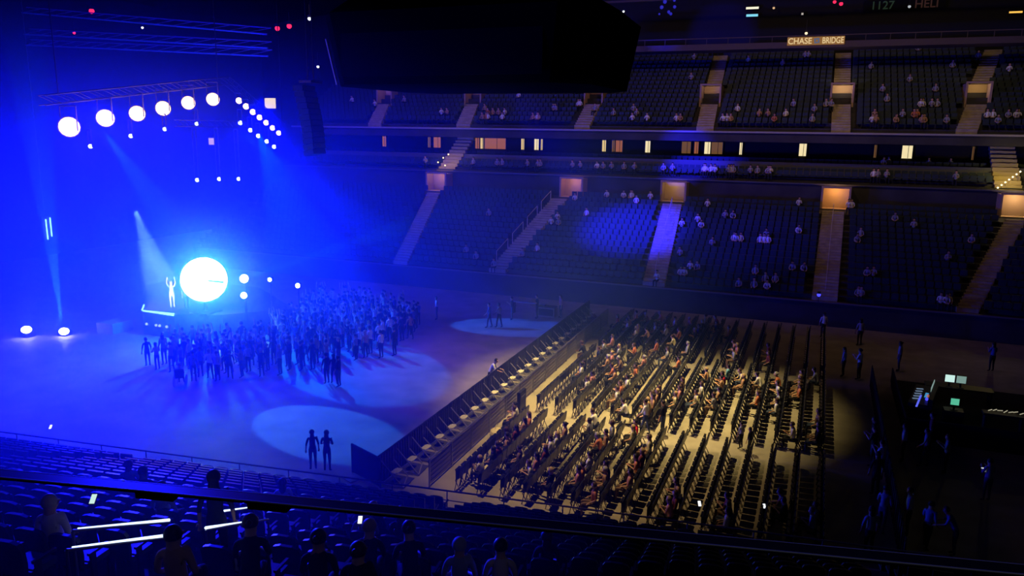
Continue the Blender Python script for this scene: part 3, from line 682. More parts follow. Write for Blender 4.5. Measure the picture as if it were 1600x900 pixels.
# ------------------------------------------------------------------ folding chairs on the floor
BANKS = [(24.7, 15), (33.7, 20), (44.7, 18)]; BN = ['nearest block', 'middle block', 'farthest block']; PITCH = .5
RX0 = -12.0
CH = mat('chair_black', (.012, .013, .015), .4); CHF = mat('chair_frame_black', (.02, .02, .02), .35, .5)
def chair_parts(b1, b2, b3, down=False):
    # faces -X; an empty chair has its seat tipped up against the back
    if down: b1.box((0, 0, .45), (.42, .42, .05)); b1.box((-.2, 0, .44), (.04, .38, .04))
    else: b1.box((.0, 0, .64), (.05, .42, .40), M=Matrix.Translation((.13, 0, 0))); b1.box((.09, 0, .84), (.05, .36, .04))
    k = len(b2.v); pts = [(-.22, .52), (.22, .52), (.235, .70), (.225, .90), (.17, .955), (-.17, .955), (-.225, .90), (-.235, .70)]; n = len(pts)
    for dx in (0, .045):
        for y, z in pts: b2.v.append((.20+dx+.14*(z-.5), y, z))
    for i in range(n): j_ = (i+1) % n; b2.f.append((k+i, k+j_, k+n+j_, k+n+i)); b2.m.append(0)
    b2.f.append(tuple(range(k, k+n))); b2.m.append(0); b2.f.append(tuple(k+n+n-1-i for i in range(n))); b2.m.append(0)
    for s in (-1, 1):
        b3[s].path([(.06, s*.21, 0), (.17, s*.21, .50), (.26, s*.21, .92)], .018, n=5); b3[s].path([(.30, s*.19, 0), (.08, s*.19, .44)], .016, n=5)
def full_chair(down=False):
    t = empty('folding_chair', (0, 0, 0)); b1, b2, b3 = MB(), MB(), {-1: MB(), 1: MB()}; chair_parts(b1, b2, b3, down)
    b1.build('seat', CH, t); b2.build('backrest', CH, t); b3[-1].build('leg', CHF, t); b3[1].build('leg', CHF, t); return t
b1 = MB(); s_ = {-1: b1, 1: b1}; chair_parts(b1, b1, s_); SIMPLE = b1.mesh('folding_chair_small', CH)
b1 = MB(); chair_parts(b1, b1, {-1: b1, 1: b1}, True); SIMPLED = b1.mesh('folding_chair_small_down', CH)
PEOPLE = """0 0 13 white;0 0 12 pale;0 1 11 orange;0 1 10 tan;0 1 8 maroon;0 1 6 tan;0 1 4 maroon;0 1 1 cream;0 1 7 black;0 2 4 brown;0 3 5 maroon;0 3 7 white;0 3 3 pink;0 3 2 white;0 1 3 black;0 3 10 tan;0 3 8 white;0 4 14 white;0 4 12 grey;0 5 10 tan;0 5 9 orange;0 5 5 white;0 5 3 orange;0 5 12 grey;0 6 13 red;0 6 12 cream;0 7 10 cream;0 7 6 orange;0 7 7 maroon;0 7 3 pink;0 6 3 tan;0 6 4 black;0 4 1 black;1 6 1 cream;1 5 0 white;1 6 2 tan;0 6 0 orange;0 5 2 pink;2 0 10 orange;2 1 10 pink;2 1 8 cream;2 1 13 orange;2 1 9 orange;2 2 6 tan;2 1 0 pink;1 1 19 grey;1 0 17 black;1 1 16 navy;1 2 15 pink;1 2 13 tan;1 3 13 brown;1 3 10 orange;1 3 9 tan;1 4 11 orange;1 4 15 pink;1 4 7 white;1 4 5 orange;1 4 3 white;1 2 7 pink;1 2 5 white;1 1 9 white;1 1 10 black;1 2 18 grey;2 2 5 cream;2 3 5 tan;2 3 8 cream;2 3 14 pink;2 4 12 white;2 4 7 white;2 2 13 maroon;2 4 0 orange;1 3 19 orange;1 5 19 grey;1 6 16 orange;2 6 0 grey;2 5 6 orange;2 5 3 cream;2 5 13 pink;2 6 15 grey;2 7 15 maroon;2 6 9 navy;2 8 10 tan;2 6 7 black;2 9 3 pink;2 9 0 grey;1 9 12 red;1 9 15 teal;1 8 13 tan;1 9 11 tan;1 10 14 cream;1 9 7 tan;1 9 5 grey;1 8 5 cream;1 8 8 white;1 7 8 brown;1 7 6 pink;1 7 7 brown;1 7 4 cream;1 6 5 brown;1 6 0 tan;1 6 3 white;1 6 4 tan;2 6 12 black;2 7 12 black;2 9 2 pink;2 11 3 maroon;2 11 0 maroon;1 10 12 tan;1 11 13 white;1 11 7 orange;1 12 8 grey;1 12 6 white;1 12 11 white;1 12 14 orange;1 13 14 tan;1 13 11 orange;1 14 17 grey;1 13 0 cream;1 14 4 brown;1 14 0 black;1 14 1 black;1 13 12 black;1 13 16 brown;0 9 3 tan;0 9 1 maroon;0 9 0 pink;0 11 0 white;0 13 4 tan;0 13 3 black;0 14 2 grey;0 14 3 grey;0 11 1 black;0 11 2 maroon"""
occ = {}
for q in PEOPLE.split(';'):
    if q: bk, r, s, c = q.split(); occ[(int(bk), int(r), int(s))] = c
protos = {}; nind = 0; rest = MB()
order = [(0, r, s) for r in range(15) for s in range(15)]+[(1, r, s) for s in range(20) for r in range(15)]+[(2, r, s) for s in range(18) for r in range(15)]
rj = random.Random(5)
for bk, r, s in order:
    x = RX0+.91*r; y = BANKS[bk][0]+PITCH*s
    lb = 'black folding %schair, %s row behind grey railing, %s, %s from near end' % ('' if (bk, r, s) in occ else 'empty ', ORD[r], BN[bk], ORD[s])
    if nind < 300:
        if bk == 0:
            dn = (bk, r, s) in occ
            if dn not in protos: protos[dn] = full_chair(dn); o = protos[dn]
            else: o = copy_tree(protos[dn])
        else:
            o = bpy.data.objects.new('folding_chair', SIMPLED if (bk, r, s) in occ else SIMPLE); COL.objects.link(o)
        o.location = (x, y, 0); o.rotation_euler.z = rj.uniform(-.04, .04); tag(o, lb, 'chair', 'black folding chairs on the arena floor'); nind += 1
    else:
        sm = SIMPLED if (bk, r, s) in occ else SIMPLE
        k = len(rest.v); rest.v += [(v.co.x+x, v.co.y+y, v.co.z) for v in sm.vertices]
        for p in sm.polygons: rest.f.append(tuple(k+i for i in p.vertices)); rest.m.append(0)
tag(rest.build('folding_chair_rows', CH), 'remaining rows of black folding chairs in the middle and farthest blocks', 'chairs', None, 'stuff')
rp = random.Random(11)
for (bk, r, s), c in occ.items():
    x = RX0+.91*r; y = BANKS[bk][0]+PITCH*s
    ps = rp.choice(['sit', 'sit_fwd', 'sit_turn', 'sit_phone', 'sit'])
    bare = c in ('orange', 'tan', 'pink')
    o, hn = person(ps, (x-.02, y, -.0), math.pi+rp.uniform(-.35, .35), c, rp.choice(['dark', 'denim', 'dark', 'brown']), 0 if bare else None, rnd=rp, s=rp.uniform(.95, 1.04), label='x', grp='seated people on the folding chairs')
    o['label'] = 'person in %s top, %s chair row behind railing, %s, %s seat' % (c, ORD[r], BN[bk], ORD[s])

# standing people on and around the seated floor
ST = [((2.0, 45.6, 0), 'grey', 'stand', 2.9, 'person in grey standing in dim aisle, left one of two'), ((2.8, 45.4, 0), 'white', 'stand_phone', 2.6, 'person in white shirt standing in dim aisle, right one of two'),
      ((5.0, 48, 0), 'grey', 'stand', 3, 'person in grey standing in the dark behind the mixing desk'), ((10, 50.2, 0), 'blue', 'stand_phone', 2, 'person in blue standing in the dark at far right'),
      ((3.1, 31.8, 0), 'white', 'stand_phone', 2.4, 'person in white shirt at the dark curtain beside the aisle'), ((2.95, 34.4, 0), 'black', 'stand', 3, 'person in black standing at the aisle edge, left of pair'),
      ((4.1, 34.2, 0), 'grey', 'stand', 3, 'person in grey in the dark crowd below the mixing desk, leftmost'), ((5.3, 35.9, 0), 'maroon', 'stand', 3, 'person in dark red below the mixing desk'),
      ((4.9, 34.0, 0), 'grey', 'walk', 3, 'grey figure below person in dark red'), ((5.6, 33.6, 0), 'grey', 'stand_phone', 3, 'grey figure right of the group below the mixing desk'),
      ((.9, 52.6+1.6, 0), 'white', 'stand', 2, 'person in white standing behind the last chair row'), ((3.1, 53.1, 0), 'grey', 'stand', 2, 'person in grey near the far wall right of the aisle'),
      ((2.9, 33.2, 0), 'black', 'stand_phone', 2.6, 'person in black standing at the aisle edge, right of pair'), ((2.9, 27.4, 0), 'grey', 'walk', 1.2, 'person in grey walking beside the dark aisle, near side'),
      ((3.7, 27.5, 0), 'pale', 'stand', 3, 'pale figure in the dark lower right'), ((4.2, 26.8, 0), 'blue', 'walk', 1.0, 'person in blue shirt in the dark lower right, left one'),
      ((5.0, 26.7, 0), 'blue', 'lean', 3.1, 'person in blue bending in the dark lower right'), ((2.4, 25.5, 0), 'grey', 'stand', 2, 'grey figure nearest the rail at the lower right'),
      ((6.7, 31.5, 0), 'grey', 'stand_phone', 2, 'person with phone standing in the dark at right edge'), ((2.85, 30.4, 0), 'black', 'stand', 2, 'dark figure beside aisle between two standing people'),
      ((-2.3, 32.9, 0), 'grey', 'stand', 2.6, 'child in grey purple standing in the cross aisle'), ((-1.9, 32.7-.3, 0), 'black', 'stand', 2.8, 'person in black beside the standing child'),
      ((-6.45, 32.8, 0), 'white', 'walk', 3, 'person in white walking along the cross aisle'), ((-5.7, 33.0, 0), 'black', 'stand', 2.9, 'person in black standing in the cross aisle'),
      ((-15.35, 35.7, 0), 'white', 'lean', .2, 'person in white shirt leaning over the barricade'),
      ((-20.4, 47.4, 0), 'blue', 'walk', 3.4, 'left person walking in the far blue light pool'), ((-19.8, 47.7, 0), 'grey', 'walk', 3.0, 'right person walking in the far blue light pool'),
      ((-19.8, 50.1, 0), 'black', 'stand_phone', 3.5, 'dark figure left of the far wall trio, behind light pool'), ((-18.3, 51.2, 0), 'black', 'cross', 3.7, 'dark figure in the middle of the far wall trio'),
      ((-16.8, 52.1, 0), 'pink', 'stand', 3.9, 'figure in pink top at the far end of the barricade'), ((-24.7, 47.9, 0), 'white', 'stand', 3.6, 'blue-lit figure standing alone left of the far pool'),
      ((-17.9, 23.9, 0), 'black', 'stand', 2.3, 'left dark figure standing at the near gate'), ((-17.3, 24.0, 0), 'navy', 'cross', 1.9, 'right dark figure standing at the near gate'),
      ((-23.6, 33.0, 0), 'dark', 'stand', 2.8, 'left of three dark figures before the crowd'), ((-23.2, 33.1, 0), 'dark', 'walk', 2.4, 'middle of three dark figures before the crowd'), ((-22.7, 32.8, 0), 'black', 'stand', 3.2, 'right of three dark figures before the crowd'),
      ((-23.4, 38.2, 0), 'white', 'stand', 2.9, 'person in white shirt standing at the right edge of the crowd'), ((-24.4, 38.6, 0), 'white', 'stand_phone', 2.8, 'person in pale shirt left of the one in white at crowd edge'), ((-22.9, 38.9, 0), 'dark', 'stand', 3, 'dark figure at the right edge of the crowd'),
      ((-30.2, 30.4, 0), 'grey', 'stand', 2.2, 'person standing behind the wheelchair')]
for p, c, ps, rz, lb in ST:
    s = .72 if 'child' in lb else rp.uniform(.97, 1.04)
    person(ps, p, rz, c, rp.choice(['dark', 'denim']), rnd=rp, label=lb, s=s, hair=0)
# performer with raised arms on the stage point
person('cheer', (-39.0, 37.9, 1.6), -.6, 'white', 'white', 0, 2, 'short', 1.05, 'performer in white with raised arms on the stage point')
person('stand', (-38.1, 38.2, 1.6), -.6, 'white', 'dark', 0, 2, 'short', 1.0, 'second performer in pale top beside the one with raised arms')

# crowd standing before the stage
pts = []; rc = random.Random(21)
poly = [(-34.8, 31.2), (-29, 30.8), (-26.2, 33.5), (-24.3, 36.5), (-23.6, 42), (-25.0, 46.5), (-29.5, 49.0), (-34.5, 48.0), (-33.0, 42.0), (-31.5, 37.2), (-34.5, 35.0)]
def inside(x, y):
    c = False; n = len(poly)
    for i in range(n):
        (xa, ya), (xb, yb) = poly[i], poly[(i+1) % n]
        if (ya > y) != (yb > y) and x < (xb-xa)*(y-ya)/(yb-ya)+xa: c = not c
    return c
tries = 0
while len(pts) < 235 and tries < 60000:
    tries += 1; x = rc.uniform(-36, -23); y = rc.uniform(30, 50)
    if inside(x, y) and all((x-a)**2+(y-c_)**2 > .34 for a, c_ in pts) and min((x-q[0][0])**2+(y-q[0][1])**2 for q in ST) > .3: pts.append((x, y))
pts.sort(key=lambda p: p[0]**2+p[1]**2)
ncrowd = 100; late = MB(); lm = [SKINS[0], CLOTH['white'], CLOTH['dark'], CLOTH['black'], CLOTH['grey'], CLOTH['navy'], CLOTH['tan'], CLOTH['blue']]
def crowd_label(ps, tp, x, y):
    what = dict(stand='standing with arms down', stand_phone='holding hands up before the chest', cheer='with both arms raised', wave='with one arm raised', walk='stepping sideways', cross='with folded arms')[ps]
    nr = min(ST, key=lambda q: (q[0][0]-x)**2+(q[0][1]-y)**2)[0]
    where = 'near wheelchair' if x < -29.5 and y < 33.5 else 'left half' if x < -29 else 'behind dark trio' if y < 36 and x > -27 else 'right edge' if x > -25.5 else 'middle'
    return 'crowd member in %s top %s, %s of blue-lit crowd' % (tp, what, where) if ' ' not in where or 'half' in where or 'edge' in where else 'crowd member in %s top %s, %s' % (tp, what, where)
def stuff_person(b, pose, M, top):
    me, hs = POSES[pose]
    k = len(b.v); b.v += [tuple(M @ v.co) for v in me.vertices]
    for p in me.polygons: b.f.append(tuple(k+i for i in p.vertices)); b.m.append(top if p.material_index == 1 else p.material_index)
    h = hs['short']; k = len(b.v); b.v += [tuple(M @ v.co) for v in h.vertices]
    for p in h.polygons: b.f.append(tuple(k+i for i in p.vertices)); b.m.append(3)
for i, (x, y) in enumerate(pts):
    ps = rc.choice(['stand', 'stand', 'stand_phone', 'cheer', 'wave', 'walk', 'cross']); rz = math.pi-.2+rc.uniform(-.6, .6)
    s = rc.uniform(.92, 1.05)
    if i < ncrowd: tp = rc.choice(['white', 'grey', 'black', 'navy', 'tan', 'dark', 'blue', 'grey', 'pale']); person(ps, (x, y, 0), rz, tp, rc.choice(['dark', 'denim']), rnd=rc, s=s, label=crowd_label(ps, tp, x, y), grp='crowd standing before the stage')
    else: stuff_person(late, ps, Matrix.Translation((x, y, 0)) @ Matrix.Rotation(rz, 4, 'Z') @ Matrix.Scale(s, 4), rc.choice([1, 4, 3, 5, 6, 7]))
# spectators far away in the stands
FAR = """l -18.3 70.1 b;l -16.8 71.0 b;l -16.1 70.8 b;l -14.3 70.9 b;l -15.4 69.3 b;l -19.3 66.9 b;l -22.0 65.0 b;l -21.7 65.6 b;l -21.3 64.9 g;l -21.8 60.3 b;l -22.7 60.1 g;l -21.1 68.7 b;l -16.0 72.9 g;l -10.7 65.7 b;l -9.5 66.3 b;l -9.1 65.5 b;l -6.8 67.0 g;l -7.4 67.1 g;l -9.1 68.6 b;l -6.0 63.7 b;l -6.2 63.9 b;l -5.7 63.6 b;l -4.2 63.6 b;l -3.9 63.6 b;l -3.6 63.6 b;l -3.8 64.7 g;l -1.5 65.3 b;l -10.0 61.3 g;l -9.2 59.4 b;l -8.9 59.5 b;l -9.5 59.2 b;l -8.3 59.6 g;l -7.8 63.1 g;l -0.8 61.0 g;l -1.5 61.1 g;l -3.1 57.2 w;l -4.0 56.6 g;l -5.0 56.2 g;l -11.1 56.4 w;l 2.8 65.2 g;l 3.1 65.3 g;l 5.6 68.4 g;l 6.9 67.7 g;l 3.6 60.4 g;l 4.0 60.4 g;l 8.1 57.6 w;l 8.4 57.6 w;l 8.6 57.5 w;l 3.0 58.4 g;l 3.2 57.9 g;l -1.7 71.2 b;l -4.1 60.2 g;l -3.3 58.9 g;l -2.6 58.8 g;l -28.3 65.7 g;l -27.9 59.9 g;l -26.6 59.1 g;l -24.6 55.8 g;l 8.9 63.4 g;l 10.7 65.3 g;l 2.2 69.7 w;l 2.4 70.1 w;b -13.1 70.0 g;b -13.9 71.1 g;b -7.8 71.0 w;b -7.6 71.4 g;b -4.6 71.4 w;b -4.4 73.3 w;b -4.5 72.3 g;b -5.5 72.8 g;b -6.1 72.2 g;b -8.0 70.1 g;b -9.2 69.0 b;b -9.6 68.9 b;b -10.1 69.4 b;b -10.2 68.3 b;b 4.0 72.4 w;b 4.3 72.6 g;b 5.0 72.5 g;b 4.8 76.9 g;b 5.3 77.3 w;b 8.5 77.5 g;b -16.7 73.0 g;b -17.7 73.3 g;b -20.3 72.6 w;b -19.7 72.0 g;b -18.9 69.7 g;b -22.0 71.8 g;b -22.8 71.3 g;b -27.5 72.5 g;b -26.4 70.5 g;b -26.2 68.8 g;b -30.3 69.4 g;b -30.8 68.9 g;b -39.0 70.6 g;b -33.5 67.6 g;b 10.2 77.4 g;b 10.2 70.6 g;u -47.3 77.1 w;u -38.2 75.8 w;u -37.5 75.4 t;u -33.4 76.2 t;u -32.8 75.8 o;u -32.3 75.6 t;u -31.6 75.7 t;u -30.9 75.4 w;u -32.5 73.2 w;u -33.0 73.1 t;u -30.9 73.1 w;u -32.7 74.2 o;u -27.6 74.9 t;u -27.1 74.6 w;u -27.0 75.1 t;u -25.9 76.0 g;u -25.6 76.3 g;u -17.4 73.9 w;u -16.0 73.8 w;u -17.7 76.4 g;u -17.2 75.8 g;u -19.5 75.4 g;u -21.6 76.4 g;u -13.2 75.0 w;u -12.9 74.8 t;u -8.9 74.5 w;u -8.6 74.6 w;u -8.3 74.9 t;u -7.9 76.6 w;u -5.9 75.3 t;u -5.1 75.4 t;u -4.5 74.8 o;u -3.6 75.3 w;u -3.0 77.0 g;u -1.2 76.4 g;u -0.3 77.2 g;u 0.1 77.4 g;u -1.3 74.8 g;u 3.5 75.0 w;u 3.7 75.7 t;u 3.8 74.8 t;u 4.7 77.9 g;u 6.8 75.4 o;u 7.0 75.5 o;u 7.3 77.0 w;u 7.5 76.9 w;u 8.2 76.9 g;u 8.6 76.9 g;u 5.3 75.1 t;u 5.9 75.3 g;u 7.3 74.6 t;u 7.5 74.2 t;u 12.6 75.6 w;u 12.2 75.6 w;u 14.2 75.6 w;u 14.4 75.5 w;u 13.7 75.5 g;u 12.9 74.0 g;u 9.2 74.4 g;u 4.4 79.7 g;u 6.6 81.5 g;u 8.6 79.7 g;u 12.4 84.8 g;u 14.6 82.4 w;u 10.2 83.5 g;u -13.7 86.1 g;u -8.1 85.4 w;u -4.7 84.1 g;u -2.7 85.8 g;u -2.4 85.6 g;u 2.8 87.5 g;u 3.3 83.8 g;u 7.5 86.9 g;u -13.2 81.9 g;u -30.7 78.7 b;u -23.4 76.9 b;u -23.6 77.5 b;u -24.6 79.3 b;u -43.9 78.3 g;u -50.7 77.7 w;u -15.5 88.7 g;"""
cmap = dict(b=1, g=4, w=1, t=6, o=8)
def seatz(t_, y):
    if t_ == 'l':
        k = max(0, min(14, round((y-58.2)/.83))); return 58.2+.83*k, 1.7+.364*k
    if t_ == 'b':
        k = max(0, min(7, round((y-73.35)/.83))); k = {2: 1, 3: 1, 6: 5, 7: 5}.get(k, k); return 73.35+.83*k, (9.2+.2*k if k < 3 else 10.1)
    k = max(0, min(16, round((y-74.75)/.8))); return 74.75+.8*k, 13.76+.46*k
for q in FAR.split(';'):
    if not q: continue
    t_, x, y, c = q.split(); x = float(x); y, z = seatz(t_, float(y))
    stuff_person(late, rc.choice(['sit', 'sit_fwd', 'sit_phone']), Matrix.Translation((x, y, z)) @ Matrix.Rotation(-math.pi/2+rc.uniform(-.3, .3), 4, 'Z'), cmap[c])
lm.append(CLOTH['orange'])
tag(late.build('distant_spectators', lm), 'farther spectators scattered in the stands and deep in the crowd', 'people', None, 'stuff')
# people in the near stand
NP = [(.21, 15, 'black', 'near stand spectator, blue-rimmed dark hair, middle of the bottom edge'), (-.45, 15, 'dark', 'near stand spectator beside the blue-rimmed one, to its left'), (.22, 17, 'dark', 'near stand spectator at the bottom edge, arched blue rim'), (.95, 15, 'grey', 'near stand spectator, left one of two at the bottom centre'),
      (1.55, 15, 'pale', 'near stand spectator, right one of two at the bottom centre'), (-.35, 17, 'dark', 'near stand spectator lowest left of bottom centre'), (-1.0, 12, 'dark', 'near stand spectator with a blue glint'), (-1.7, 12, 'grey', 'near stand spectator holding a white light'),
      (-5.4, 8, 'white', 'near stand spectator in white top with long dark hair'), (-1.9, 12-1, 'dark', 'near stand spectator right of the handrail gap'), (-1.7, 18, 'tan', 'near stand spectator lit tan at bottom left'), (-1.3, 17, 'dark', 'near stand spectator left of bottom centre with pale hair'),
      (-5.3, 13, 'grey', 'near stand spectator above the glinting handrails'), (-4.3, 17, 'pale', 'near stand spectator left of the glinting handrails'), (1.7, 12, 'dark', 'near stand spectator below the middle of the parapet rail'), (-9, 9, 'grey', 'near stand spectator far left beyond the parapet rail'), (-7.2, 11, 'dark', 'near stand spectator in second blue seat area row')]
for u, k, c, lb in NP:
    p = nb(u, -.86-.83*k-.42, 1.0+.37*k)
    person(rp.choice(['sit', 'sit_fwd', 'sit_phone']), p, math.pi/2+NA+.3+rp.uniform(-.2, .2), c, 'dark', rnd=rp, label=lb, hk='long' if 'long' in lb else None, hair=0 if 'dark' in lb else None)
person('stand', nk(-2.95, 15.2), math.pi/2+NA+.5, 'black', 'dark', rnd=rp, label='dark figure standing between the glinting handrails of the near stand', hair=0)
# phones
def phone(loc, m, lb, s=1):
    t = empty('mobile_phone', loc); t.rotation_euler = (R(-50), 0, .4); tag(t, lb, 'phone')
    b = MB(); b.box((0, 0, 0), (.08*s, .012, .15*s)); b.build('case', BPLAST, t)
    b = MB(); b.box((0, -.008, 0), (.07*s, .004, .135*s)); b.build('screen', m, t)
phone((-21.2, 15.5, 4.4), G_WHITE, 'glowing phone far left beyond the parapet rail', 1.0); phone((-8.9, 7.0, 8.45), G_SCR, 'glowing phone left of the glinting handrails')
phone((-7.0, 10.6, 6.75), G_WHITE, 'glowing phone held in the near stand, right of the handrails'); phone((-3.0, 25.5, .8), G_WHITE, 'lit phone held low in the nearest chair block', 1.4)
phone((-.9, 26.2, .8), G_WHITE, 'lit phone near the last chair row, bottom', 1.2); phone((6.5, 31.6, 1.2), G_WHITE, 'lit phone in the dark at right edge', 1.2)

# wheelchair before the crowd
t = empty('wheelchair', (-30.35, 29.6, 0)); t.rotation_euler.z = 2.2; tag(t, 'wheelchair at the near left edge of the crowd', 'wheelchair')
def ring(b, c, r, tr_, n=18):
    for i in range(n):
        a0, a1 = 2*math.pi*i/n, 2*math.pi*(i+1)/n
        b.tube((c[0]+r*math.cos(a0), c[1], c[2]+r*math.sin(a0)), (c[0]+r*math.cos(a1), c[1], c[2]+r*math.sin(a1)), tr_, n=5)
for s in (-1, 1):
    b = MB(); ring(b, (0, s*.3, .31), .3, .018)
    for i in range(8): a = math.pi*i/4; b.tube((0, s*.3, .31), (.29*math.cos(a), s*.3, .31+.29*math.sin(a)), .004, n=4)
    b.build('wheel', METAL, t)
    b = MB(); ring(b, (.42, s*.22, .09), .08, .012, 10); b.build('caster', METAL, t)
b = MB(); b.box((.1, 0, .5), (.45, .44, .05)); b.box((-.13, 0, .75), (.04, .44, .45)); b.build('seat', BPLAST, t)
b = MB()
for s in (-1, 1): b.path([(-.15, s*.23, .1), (-.15, s*.23, 1.0), (-.27, s*.23, 1.0)], .014); b.path([(-.15, s*.23, .5), (.35, s*.23, .5), (.48, s*.23, .12), (.6, s*.2, .1)], .014); b.path([(-.15, s*.25, .72), (.25, s*.25, .72), (.25, s*.25, .5)], .014)
b.build('frame', METAL, t)
person('sit', (-30.35, 29.6, .03), 2.2, 'grey', 'dark', rnd=rp, label='person sitting in the wheelchair')

# ------------------------------------------------------------------ barricade
def barrier_proto():
    t = empty('crowd_barrier', (0, 0, 0))
    b = MB(); b.box((0, 0, .62), (.03, 1.2, 1.16)); b.tube((0, -.61, .02), (0, -.61, 1.2), .025); b.tube((0, .61, .02), (0, .61, 1.2), .025); b.tube((0, -.61, 1.21), (0, .61, 1.21), .03)
    for y in (-.4, -.2, 0, .2, .4): b.box((.03, y, .62), (.03, .05, 1.12), 1)
    b.build('panel', [mat('barrier_navy', (.022, .022, .034), .5), mat('barrier_rib', (.055, .055, .075), .4)], t)
    b = MB(); b.box((.42, 0, .42), (.30, .36, .03)); b.box((.42, .20, .42), (.22, .1, .035)); b.box((.42, -.2, .42), (.22, .1, .035)); b.tube((.30, 0, .02), (.32, 0, .41), .02); b.build('step_plate', PLATE, t)['label'] = 'pale worn step plate'
    b = MB()
    b.path([(.03, -.5, 1.0), (1.0, -.5, .05), (.03, -.5, .05)], .025); b.path([(.03, .5, .6), (.62, .5, .05)], .025)
    b.path([(.62, .5, .05), (1.0, -.5, .06)], .035)
    b.build('brace', GREYP, t)
    b = MB(); b.box((.5, 0, .02), (.9, .9, .03)); b.box((.85, -.1, .05), (.28, .5, .03)); b.build('foot_plate', mat('foot_plate_grey', (.10, .10, .11), .4, .3), t)
    return t
pr = None; BX = -14.78
for i in range(24):
    if pr is None: pr = barrier_proto(); o = pr
    else: o = copy_tree(pr)
    o.location = (BX-.012*i, 24.35+1.24*i, 0)
    tag(o, 'dark crowd barrier with step plate, %s from the near gate' % ORD[i], 'barrier', 'crowd barriers between the open floor and the seats')
t = empty('gate_panel', (-16.37, 24.35, 0)); tag(t, 'dark barrier panel swung open at the near end of the barricade', 'barrier')
t.rotation_euler.z = math.atan2(-.75, 1.75)
b = MB(); b.box((.95, 0, .62), (1.9, .04, 1.16)); b.tube((0, 0, 0), (0, 0, 1.2), .03); b.tube((1.9, 0, 0), (1.9, 0, 1.2), .03); b.build('panel', MATS['barrier_navy'], t)
b = MB(); b.tube((0, 0, 1.21), (1.9, 0, 1.21), .03); b.build('top_rail', DMETAL, t)
b = MB(); b.box((.4, -.35, .02), (.7, .5, .03)); b.build('foot_plate', MATS['steel_foot'], t)
# grey railing between the pit lane and the chairs
t = empty('floor_railing', (-12.95, 24.4, 0)); tag(t, 'long grey railing with posts and panels beside the chair rows', 'railing')
L_ = 27.5
b = MB(); b.tube((0, 0, 1.12), (-.3, L_, 1.12), .035, n=8); b.build('top_rail', METAL, t)
b = MB()
for z in (.2, .38, .56, .74, .92): b.tube((0, 0, z), (-.3, L_, z), .016, n=5)
b.build('cross_rail', METAL, t)
PANM = mat('railing_panel', (.30, .26, .28), .6)
for i in range(15):
    y = L_*i/14; x = -.3*y/L_
    b = MB(); b.box((x, y, .56), (.05, .07, 1.12)); b.build('post', METAL, t)
    if i < 14:
        b = MB(); b.box((x-.03, y+L_/28, .55), (.012, L_/14-.1, .95)); b.build('panel', PANM, t)
t = empty('black_sign_panel', (-12.5, 33.0, 0)); tag(t, 'black upright panel with faint grey lettering beside the grey railing', 'sign')
b = MB(); b.box((0, 0, .62), (.16, .78, 1.15)); b.build('board', BPLAST, t)
b = MB(); b.box((0, 0, .03), (.5, .8, .06)); b.build('base', BPLAST, t)
b = MB(); b.box((.085, 0, .95), (.01, .5, .06)); b.build('marking', mat('faint_grey', (.2, .2, .22), .6), t)
# boxes at the far wall near the barricade end, and bag
b = MB(); b.box((0, 0, .35), (1.3, .7, .7)); b.box((0, -.36, .35), (1.1, .03, .5), 1); b.box((0, 0, .72), (1.34, .74, .05), 1)
tag(b.build('equipment_case', [mat('case_tan', (.28, .22, .18), .6), DMETAL], loc=(-17.9, 52.3, 0)), 'tan equipment case between the dark figures at the far wall', 'case')
b = MB(); b.box((0, 0, .9), (2.6, .5, .06)); b.box((-1.2, 0, .45), (.06, .4, .9), 1); b.box((1.2, 0, .45), (.06, .4, .9), 1)
tag(b.build('table', [GREYP, DMETAL], loc=(-19.3, 52.3, 0)), 'long narrow table at the far wall left of the case', 'table')
b = MB(); b.ball((0, 0, .22), .3, sz=.75, sy=1.2); b.path([(0, -.15, .4), (0, -.08, .58), (0, .08, .58), (0, .15, .4)], .015)
tag(b.build('bag', CLOTH['cream'], loc=(-12.5, 29.9, 0)), 'cream bag standing at the foot of the grey railing', 'bag')
b = MB(); b.box((0, 0, .03), (.5, .7, .06)); b.box((.05, .1, .08), (.36, .5, .05))
tag(b.build('folded_jacket', CLOTH['cream'], loc=(-11.05, 25.9, .475)), 'cream jacket lying over a chair in the second row', 'jacket')

# ------------------------------------------------------------------ mixing desk area at right
b = MB(); b.box((0, 0, .18), (6.4, 8, .36)); b.box((-3.2, 0, .62), (.06, 8, .8)); b.box((0, -4, .62), (6.4, .06, .8))
tag(b.build('mixing_platform', BLACK, loc=(7.6, 41, 0)), 'black platform with low skirt around the mixing desks', 'platform')
t = empty('mixing_desk', (5.4, 40.2, .36)); t.rotation_euler.z = -.2; tag(t, 'mixing desk with blue glowing strips and white meter screens', 'mixing desk')
b = MB(); b.box((0, 0, .75), (1.0, 3.2, .16)); b.box((.4, 0, .95), (.2, 3.2, .35)); b.box((0, -1.4, .35), (.8, .1, .7)); b.box((0, 1.4, .35), (.8, .1, .7)); b.build('console', BPLAST, t)
b = MB(); b.box((-.1, -1.2, .86), (.08, 1.9, .02)); b.build('fader_strip', glow('strip_blue', (.12, .15, 1), .9), t)
b = MB()
for i in range(5): b.box((-.25, -.9+.42*i, .86), (.30, .10, .02), 0, .35)
b.build('button_bank', glow('button_pale', (.35, .5, .75), .35), t)
b = MB()
for i in range(4): b.box((.12, -.4+.2*i, .86), (.14, .10, .02))
b.build('meter', glow('meter_cyan', (.08, .5, 1), .6), t)
b = MB(); b.box((.28, .35, 1.14), (.03, .75, .22)); b.box((.28, 1.25, 1.14), (.03, .6, .16)); b.build('screen', glow('desk_screen', (.5, .75, .7), .38), t)
